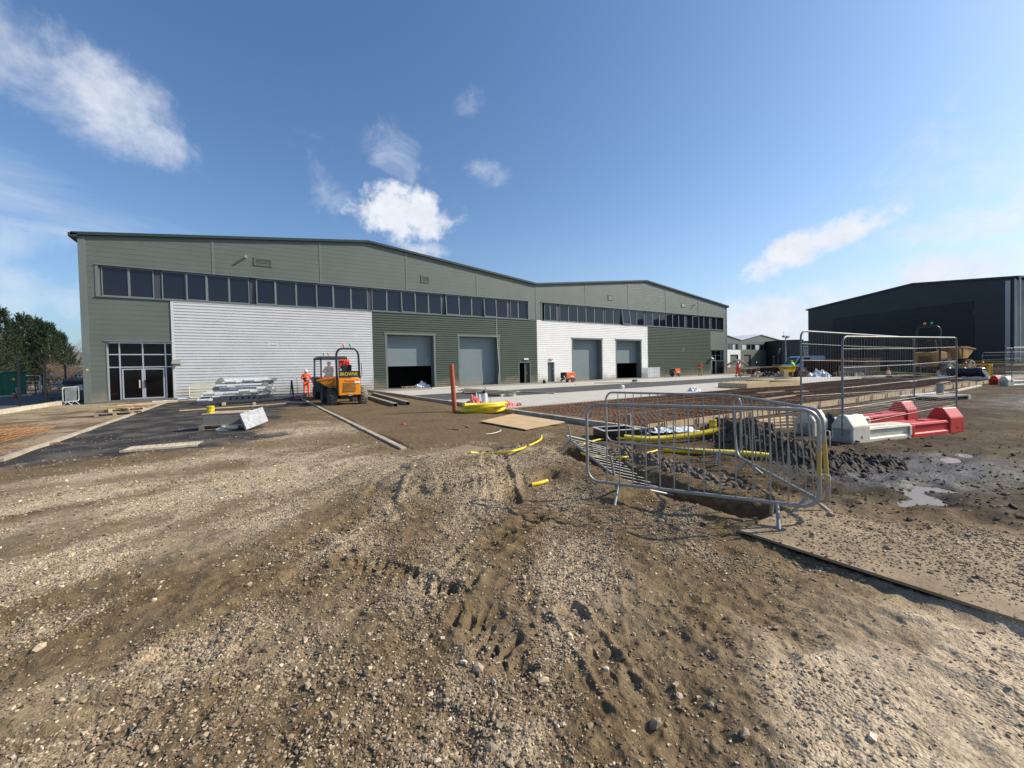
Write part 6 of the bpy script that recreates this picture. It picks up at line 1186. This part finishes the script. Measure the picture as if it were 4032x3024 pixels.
# ================================================================== left background
def ppost(label, px, py0, py1, w_=.08, dep=None, grp='black fence posts'):
    g_ = gp(px, py0) if dep is None else dp(px, py0, dep); dpt = (g_-V(0, 0, EYE)).dot(_f); z = dp(px, py1, dpt).z; t = thing('fence_post', label, 'fence post', (g_.x, g_.y, 0), 0, grp); MB().box((-w_/2, -w_/2, -.1), (w_/2, w_/2, z)).build('post', M['blackp'], t); MB().box((-w_*.6, -w_*.6, z), (w_*.6, w_*.6, z+.03)).build('cap', M['blackp'], t)
    return t
ppost('tall black fence post nearest the green cabinet', 79, 1602, 1421, .085); ppost('tall black fence post between the green cabinet and the silver barrier', 182, 1595, 1421, .085); ppost('tall black fence post just behind the small silver barrier', 262, 1575, 1437, .085)
for k, (px, lab) in enumerate(((141, 'thin black post in front of the left railing gate'), (170, 'thin black post where the two railing gates meet'), (303, 'thin black post in front of the right railing gate'))): ppost(lab, px, 1553, 1476, .07)
for k, (pa, pb, lab) in enumerate(((78, 161, 'left pale five-bar railing gate before the brown bushes'), (173, 330, 'right pale five-bar railing gate before the brown bushes'))):
    a_, b_ = dp(pa, 1548, 42), dp(pb, 1548, 42); u = b_-a_; u.z = 0; L_ = u.length; t = thing('field_gate', lab, 'gate', (a_.x, a_.y, 0), atan2(u.y, u.x), 'railing gates'); m = MB(); m.tube([(0, 0, .2), (0, 0, 1.75), (.1, 0, 1.88), (L_-.15, 0, 1.88), (L_, 0, 1.75), (L_, 0, .2)], .035, 8); m.build('frame', M['galvl'], t)
    for z in (.35, .62, .92, 1.25): MB().tube([(0, 0, z), (L_, 0, z)], .028, 6).build('rail', M['galvl'], t)
    if k == 0: MB().box((L_-.12, -.05, .25), (L_+.02, .05, 1.3)).build('latch_plate', M['galvl'], t)
q_ = dp(30, 1556, 37.5); rz_ = -TH+.5; t = thing('utility_cabinet', 'large green utility cabinet at the left edge with a yellow sticker', 'utility cabinet', (q_.x, q_.y, .1), .35)
MB().box((-1.5, -.8, 0), (1.1, .9, 2.05)).build('cabinet', M['greenb'], t, False, .02); MB().box((-1.57, -.87, 2.05), (1.17, .97, 2.17)).build('roof', M['greenb'], t, False, .02); MB().box((.28, -.806, 1.35), (.44, -.801, 1.55)).build('warning_sticker', M['yellow'], t); MB().box((.42, -.85, .15), (.72, -.801, .7)).build('meter_box', M['galvd'], t); MB().box((-1.7, -1.1, -.12), (1.4, 1.1, -.005)).build('plinth', M['cream'], t)
MB().box((-.33, -.803, .05), (-.315, -.7995, 2.0)).build('door_gap', M['dark'], t)
q_ = dp(58, 1568, 33.2); t = thing('traffic_cone', 'small red and grey traffic cone in front of the green cabinet', 'traffic cone', (q_.x, q_.y, .02)); MB().lathe([(.16, .04), (.11, .3)], 14).build('cone', M['red'], t); MB().lathe([(.11, .3), (.075, .45)], 14).build('sleeve', M['galvd'], t); MB().lathe([(.075, .45), (.035, .65)], 14).build('tip', M['navy'], t); MB().box((-.2, -.2, 0), (.2, .2, .04)).build('base', M['black'], t)
q_ = gp(311, 1582); t = thing('wheeled_bin', 'large dark wheeled bin standing beside the corner of the building', 'bin', (q_.x-.1, q_.y+.6, 0), -.1); MB().prism([(-.45, .15), (.45, .15), (.6, 1.2), (-.6, 1.2)], 'y', -.45, .45).build('body', M['binm'], t, False, .02); MB().box((-.64, -.5, 1.2), (.64, .5, 1.3)).build('rim', M['navy'], t); MB().prism([(-.5, 1.3), (.5, 1.3), (.42, 1.48), (-.1, 1.54), (-.5, 1.42)], 'x', -.6, .6).build('lid', M['binm'], t, False, .02)
MB().prism([(-.3, .75), (.35, .75), (.3, 1.12), (-.05, 1.05)], 'y', -.462, -.452).build('sticker', M['refl'], t)
for x in (-.4, .4): wheel(t, (x, -.35, .08), .08, .05, 'black', 'galvd', 0)
cloth('white_tarpaulin', 'white tarpaulin draped over the gate stuff left of the wheeled bin', 258, 1520, 29.5, 1.5, .7, .45, 'kerbc', 51, 'tarpaulin', z0=.95)
a_, b_ = dp(248, 1583, 23.2), dp(303, 1583, 24.3)
barrier('crowd_barrier', 'short-looking silver crowd barrier by the left corner of the long building', (a_.x, a_.y, .2), V(b_.x-a_.x, b_.y-a_.y, 0), (0, 0, 1), 1.35, .85, 11, True, 'galvl', 'steel crowd barriers', False, each=False)
a_, b_ = dp(190, 1582, 27.5), dp(240, 1582, 28.5); barrier('crowd_barrier', 'dark crowd barrier behind the silver one left of the building', (a_.x, a_.y, .2), V(b_.x-a_.x, b_.y-a_.y, 0), (0, 0, 1), 1.4, .95, 9, True, 'blackp', 'steel crowd barriers', False, each=False)

# trees
def pine(px, dep, top, wd_, seed, mt, label):
    q_ = dp(px, 1500, dep); H_ = dp(px, top, dep).z; t = thing('pine_tree', label, 'pine tree', (q_.x, q_.y, 0), 0, 'pines beyond the fence'); rr = random.Random(seed)
    MB().tube([(0, 0, -.2), (.05, 0, H_*.5), (0, 0, H_*.95)], [.16, .11, .03], 8).build('trunk', M['bark'], t)
    limbs = MB(); tips = []; n_ = 105
    for k in range(n_):
        f = (k+.5)/n_; z = .25+H_*.90*f**.9; L_ = wd_*.70*(1-f)**1.0*rr.uniform(.6, 1.3)+.30; a = k*2.39996+rr.uniform(-.3, .3); el = .1+.75*f; p0 = V(0, 0, z); p1 = V(cos(a)*L_*.6, sin(a)*L_*.6, z+L_*.6*tan(el)*.6); p2 = V(cos(a)*L_, sin(a)*L_, z+L_*tan(el)*.8+.25*L_*.5)
        limbs.tube([p0, p1, p2], [.035*(1-f)+.015, .02, .01], 5); tips.append((p2, (p2-p1).normalized()))
        for j in range(8):
            u_ = rr.uniform(.3, .98); b_ = p0.lerp(p2, u_)+V(0, 0, .1*L_*u_); s_ = a+rr.choice((-1, 1))*rr.uniform(.4, 1.1); l2 = L_*.38*rr.uniform(.5, 1.1)*(1.15-u_*.6)+.12; e_ = b_+V(cos(s_)*l2, sin(s_)*l2, l2*rr.uniform(.3, .9)); tips.append((e_, (e_-b_).normalized())); limbs.tube([b_, e_], [.012, .008], 4)
    for k in range(9): a = rr.uniform(0, 6.28); q_l = rr.uniform(.2, 1.5); tips.append((V(cos(a)*q_l*.32, sin(a)*q_l*.32, H_-q_l*.75+rr.uniform(-.1, .25)), V(cos(a)*.25, sin(a)*.25, 1).normalized()))
    limbs.build('limbs', M['bark'], t); Vn = []; Q = []
    for p, d in tips:
        d = (d+V(0, 0, 1.1)).normalized(); ln = rr.uniform(.45, .75)
        for k in range(30):
            s_ = rr.uniform(-.6, .6); b_ = p+d*s_*ln; o_ = V(rr.gauss(0, 1), rr.gauss(0, 1), rr.gauss(0, .6)); o_ = (o_-d*o_.dot(d)).normalized(); dr_ = (o_*.75+d*.9).normalized(); l_ = rr.uniform(.10, .17); w_ = dr_.cross(V(rr.gauss(0, 1), rr.gauss(0, 1), rr.gauss(0, 1))).normalized()*.022
            i0 = len(Vn); Vn += [b_-w_, b_+w_, b_+dr_*l_+w_*.3, b_+dr_*l_-w_*.3]; Q.append((i0, i0+1, i0+2, i0+3))
    me = npmesh('crown', np.array([tuple(v) for v in Vn]), np.array(Q), None, False); me.materials.append(M[mt]); o_ = bpy.data.objects.new('crown', me); C.objects.link(o_); o_.parent = t
for k, a in enumerate(((8, 50, 1203, 3.4, 1, 'pine', 'tallest dark pine cut off by the left edge of the picture'), (102, 53, 1232, 3.3, 2, 'pine2', 'pointed pine behind the green cabinet, second from the left'), (60, 58, 1262, 3.0, 3, 'pine', 'shorter pine between the two tallest ones'), (150, 56, 1247, 2.8, 4, 'pine', 'pine with a forked top in the middle of the group'),
     (196, 54, 1266, 3.0, 5, 'pine2', 'pine near the right end of the group'), (238, 58, 1310, 2.8, 6, 'pine', 'lowest pine at the right end of the group, beside the bare tree'), (-60, 48, 1260, 3.2, 7, 'pine2', 'pine just beyond the left edge'))): pine(*a)
def baretree(px, dep, top, seed, label, name='bare_tree', spread=.5, depth=7, cat='tree', base=1500, r0=.13, grp='bare trees'):
    q_ = dp(px, base, dep); H_ = dp(px, top, dep).z; t = thing(name, label, cat, (q_.x, q_.y, -.1), 0, grp); rr = random.Random(seed); tr = MB(); tw = MB()
    def grow(p, d, L_, r, k):
        e_ = p+d*L_; (tr if k < 2 else tw).tube([p, p.lerp(e_, .5)+V(rr.gauss(0, .03), rr.gauss(0, .03), 0)*L_, e_], [r, r*.85, r*.68], 5 if k < 3 else 3, caps=False)
        if k >= depth: return
        for j in range(3 if k < 4 else 2): dd = (d+V(rr.gauss(0, spread), rr.gauss(0, spread), rr.gauss(.12, spread*.6))).normalized(); grow(e_ if j < 2 else p.lerp(e_, .6), dd, L_*rr.uniform(.62, .85), max(r*.62, .008), k+1)
    grow(V(0, 0, 0), V(0, 0, 1), H_*.24, r0, 0); tr.build('trunk', M['bark'], t); tw.build('twigs', M['twig'], t)
baretree(282, 62, 1285, 3, 'tall bare tree between the pines and the building corner'); baretree(318, 66, 1325, 4, 'lower bare tree tight against the building corner')
for k, (px, dep, tp, lab) in enumerate(((228, 52, 1405, 'brown leafless bush left of the tarpaulin'), (262, 54, 1398, 'brown leafless bush in the middle, below the tall bare tree'), (296, 53, 1392, 'brown leafless bush at the right, against the building'), (322, 56, 1396, 'brown leafless bush behind the wheeled bin'), (180, 60, 1420, 'low brown bush under the right-hand pines'), (120, 60, 1430, 'low brown bush under the middle pines'))): baretree(px, dep, tp, 20+k, lab, 'bare_bush', .62, 8, 'bush', 1490, .05, 'leafless bushes')

# ================================================================== clutter across the far side of the yard
q_ = dp(2955, 1484, 51); t = thing('pallet_stack', 'stack of reddish pallets behind the far red worker', 'pallet stack', (q_.x, q_.y, 0), -.4)
for k in range(6): MB().box((-1.3, -.6, k*.15+.10), (1.3, .6, k*.15+.125)).build('deck', M['rust'] if k % 2 else M['woodg'], t); m = MB(); [m.box((x-.06, -.6, k*.15), (x+.06, .6, k*.15+.10)) for x in (-1.2, -.4, .4, 1.2)]; m.build('blocks', M['woodg'], t)
q_ = dp(2945, 1462, 52.5); single(MB().box((-1.8, -.4, 0), (1.6, .4, .12), M=T(q_.x, q_.y, .95) @ Rz(-.4)), 'timber_bundle', M['wood'], 'yellowish timber bundle on top of the reddish pallets', 'timber')
def meshstack(label, pa, pb, dep_a, dep_b, py, h_, mt, W_=2.2):
    a_, b_ = dp(pa, py, dep_a), dp(pb, py, dep_b); u = V(b_.x-a_.x, b_.y-a_.y, 0); L_ = u.length; t = thing('mesh_stack', label, 'mesh stack', (a_.x, a_.y, 0), atan2(u.y, u.x)); n_ = int(L_/.2); k = int(h_/.09)
    m = MB()
    for z in range(k):
        for j in range(int(W_/.4)+1): m.bar((0, j*.4, .08+z*.09), (L_, j*.4, .08+z*.09), .016, .016)
        m.bar((0, 0, .08+z*.09), (L_, 0, .08+z*.09), .02, .03)
    m.build('long_bars', M['rustd'], t); m = MB()
    for i_ in range(n_+1): m.bar((L_*i_/n_, -.05, .1), (L_*i_/n_, -.05, h_+.05), .03, .03); m.bar((L_*i_/n_, -.05, h_+.05), (L_*i_/n_, W_, h_+.05), .03, .03)
    m.build('cross_bars', M[mt], t); MB().box((.1, .1, .05), (L_-.1, W_-.1, h_-.05)).build('packed_mats', M['rustd'], t)
meshstack('long dark stack of steel mesh in the middle distance beside the yellow tub', 2988, 3140, 50, 47, 1487, 1.05, 'rustd'); meshstack('tall rust-topped stack of steel mesh behind the mesh panels', 3172, 3410, 48, 42, 1486, 1.75, 'rust', 2.4)
q_ = dp(3101, 1484, 46); t = thing('yellow_tub', 'yellow mixing tub standing on the dark clutter before the mesh stack', 'tub', (q_.x, q_.y, .25), -.3); MB().prism([(-.45, .2), (.45, .2), (.72, .8), (-.72, .8)], 'y', -.5, .5).build('tub', M['yellow2'], t, False, .03); MB().box((-.78, -.56, .8), (.78, .56, .87)).build('rim', M['yellow2'], t); MB().box((.3, -.3, -.2), (.5, .3, .2)).build('stand', M['ochre'], t)
for k, (px, py, dep, w_, mt, lab) in enumerate(((3030, 1487, 46, .75, 'navy', 'low dark covered hump left of the yellow tub'), (3058, 1484, 45, .55, 'woodg', 'heap of scrap timber left of the yellow tub'), (3225, 1484, 42, .9, 'poly', 'white wrapped heap in front of the rust-topped stack'), (3160, 1486, 43, .8, 'rustd', 'dark scrap heap between tub and tall panels'), (3310, 1486, 40, .7, 'rustd', 'low dark scrap behind the left tall panel'), (3380, 1487, 39, .5, 'wood', 'pale scrap timber behind the tall panels'), (2930, 1488, 49, .6, 'woodg', 'timber scraps at the feet of the pallet stack'), (2990, 1489, 47, .7, 'wood', 'pale boards thrown down left of the dark hump'))):
    cloth('scrap_heap', lab, px, py, dep, w_*2.6, w_*1.2, w_*.9, mt, 70+k, 'heap', rz=-.4)
q_ = dp(3087, 1488, 44.5); single(MB().box((-.3, -.25, 0), (.35, .25, .75), M=T(q_.x, q_.y, 0) @ Rz(-.3)), 'carton', M['ply'], 'brown carton below the yellow tub', 'carton', bevel=.02)
for k in range(4):
    a_, b_ = dp(3306+k*5, 1474, 37.5-k*.4), dp(3425+k*9, 1476, 34.5-k*.4); u = V(b_.x-a_.x, b_.y-a_.y, 0); barrier('crowd_barrier', ['rearmost', 'second', 'third', 'front'][k]+' barrier of the leaning stack behind the tall mesh panels', (a_.x, a_.y, .2), u, V(0, -.12*k, 1), min(u.length, 2.6), .95, 13, False, 'galvd', 'stacked far barriers', False, each=False)
for k, (pa, pb, d_) in enumerate(((3495, 3590, 40), (3600, 3690, 39))): a_, b_ = dp(pa, 1470, d_), dp(pb, 1470, d_-1); barrier('crowd_barrier', ['far crowd barrier left of the muddy dumper', 'far crowd barrier in front of the muddy dumper'][k], (a_.x, a_.y, .2), V(b_.x-a_.x, b_.y-a_.y, 0), (0, 0, 1), 2.3, .95, 10, True, 'galvd', 'far crowd barriers', False, each=False)
q_ = dp(3500, 1487, 36); t = thing('traffic_cone', 'leaning red and white cone behind the tall mesh panels', 'traffic cone', (q_.x, q_.y, .0)); t.rotation_euler = (0, -.2, 0); MB().lathe([(.22, .04), (.15, .35)], 14).build('cone', M['red'], t); MB().lathe([(.15, .35), (.1, .7)], 14).build('sleeve', M['lightw'], t); MB().lathe([(.1, .7), (.04, .98)], 14).build('tip', M['red'], t); MB().box((-.26, -.26, 0), (.26, .26, .04)).build('base', M['black'], t)
# olive insulation sheets
for k, (px, py, dep, w_, d_, z, rz_) in enumerate(((3560, 1474, 37, 5.2, 1.4, .35, -.5), (3585, 1482, 35.5, 5.0, 1.3, .15, -.35), (3960, 1440, 40, 5.5, 1.4, 1.1, -.7), (3990, 1447, 38, 5.2, 1.3, .85, -.6))):
    q_ = dp(px, py, dep); single(MB().box((-w_/2, -d_/2, 0), (w_/2, d_/2, .09), M=T(q_.x, q_.y, z) @ Rz(rz_) @ Matrix.Rotation(.06, 4, 'Y')), 'insulation_sheet', M['grp'], ['upper olive sheet of the left pile behind the tall panels', 'lower olive sheet of the left pile behind the tall panels', 'upper olive sheet of the pile at the right edge', 'lower olive sheet of the pile at the right edge'][k], 'sheet', 'olive insulation sheets')
q_ = dp(3990, 1475, 39.5); t = thing('timber_crate', 'dark crate carrying the olive sheets at the right edge', 'crate', (q_.x, q_.y, 0), -.65); MB().box((-2.2, -.6, .08), (2.2, .6, .75)).build('box', M['woodg'], t); [MB().box((x, -.63, 0), (x+.12, .63, .85)).build('batten', M['woodg'], t) for x in (-2.1, -.7, .7, 2.0)]
# yellow plastic barriers and black roll
for k, (pa, pb, d_, lab) in enumerate(((3765, 3838, 35.0, 'left yellow plastic barrier above the black roll'), (3838, 3900, 34.2, 'right yellow plastic barrier above the black roll'))):
    a_, b_ = dp(pa, 1483, d_), dp(pb, 1483, d_-.9); u = V(b_.x-a_.x, b_.y-a_.y, 0); t, P_ = barrier('plastic_barrier', lab, (a_.x, a_.y, .22), u, (0, 0, 1), u.length, .85, 12, True, 'yellow2', 'yellow plastic barriers', False, r=.035, each=False, bmat='yellow2'); mid = a_.lerp(b_, .3); MB().lathe([(.05, 1.07), (.06, 1.1), (.09, 1.16), (.09, 1.24), (.03, 1.3)], 10).build('warning_lamp', M['red'], t)
a_, b_ = dp(3893, 1487, 33.2), dp(3906, 1490, 30.8); u = V(b_.x-a_.x, b_.y-a_.y, 0); barrier('plastic_barrier', 'yellow plastic barrier seen almost end-on at the right of the black roll', (a_.x, a_.y, .1), u, (0, 0, 1), u.length, .95, 10, True, 'yellow2', 'yellow plastic barriers', False, r=.04, each=False, drop=.1)
a_, b_ = dp(3735, 1490, 32.6), dp(3880, 1490, 30.8); mid = (a_+b_)/2; u = V(b_.x-a_.x, b_.y-a_.y, 0)
m = MB(); nn = 26; pth = [(a_.x+u.x*k/nn, a_.y+u.y*k/nn, .48+.03*sin(k*1.7)) for k in range(nn+1)]; m.tube(pth, [.40+.035*sin(k*2.3) for k in range(nn+1)], 12); single(m, 'black_roll', M['polyb'], 'long fat roll of black sheeting at the far right beneath yellow barriers', 'roll')
for k, (f0, f1) in enumerate(((-.55, -.05), (.15, .85))): MB(); single(MB().tube([(a_.x+u.x*f0-.2, a_.y+u.y*f0-.5, .14), (a_.x+u.x*f1-.2, a_.y+u.y*f1-.5, .14)], .14, 10), 'white_tube', M['poly'], ['left', 'right'][k]+' pale tube lying in front of the black roll', 'tube', 'pale tubes by the black roll', smooth=True)
# pit with lid near the tall panels
q_ = gp(3700, 1572); t = thing('manhole_shaft', 'square concrete shaft with a black opening right of the tall mesh panels', 'manhole', (q_.x, q_.y, 0), -.2); MB().box((-1.1, -.4, -.05), (1.1, .45, .12)).build('box', M['black'], t); MB().box((-1.15, -.45, .12), (1.15, .5, .17)).build('lid', M['woodg'], t); MB().box((.95, -.46, -.02), (1.15, -.4, .15)).build('edge', M['conc'], t); MB().lathe([(.11, .17), (.11, .62)], 12, T(.5, .2, 0)).build('stub_pipe', M['galvd'], t)
g_ = gp(3738, 1520); t = thing('steel_stake', 'thin rusty steel stake by the shutter at the far right', 'stake', (g_.x, g_.y, 0)); MB().tube([(0, 0, -.1), (.02, 0, .75)], .012, 5).build('rod', M['rust'], t)
a_ = gp(3460, 1585); plank('grey plank on the mud right behind the front block feet', gp(3490, 1601, .03), gp(3560, 1600, .03), .2, .04, 'woodg'); plank('pale kerb-like timber on the mud right of the tall panels', gp(3765, 1538, .05), gp(3860, 1518, .05), .12, .08, 'cream')
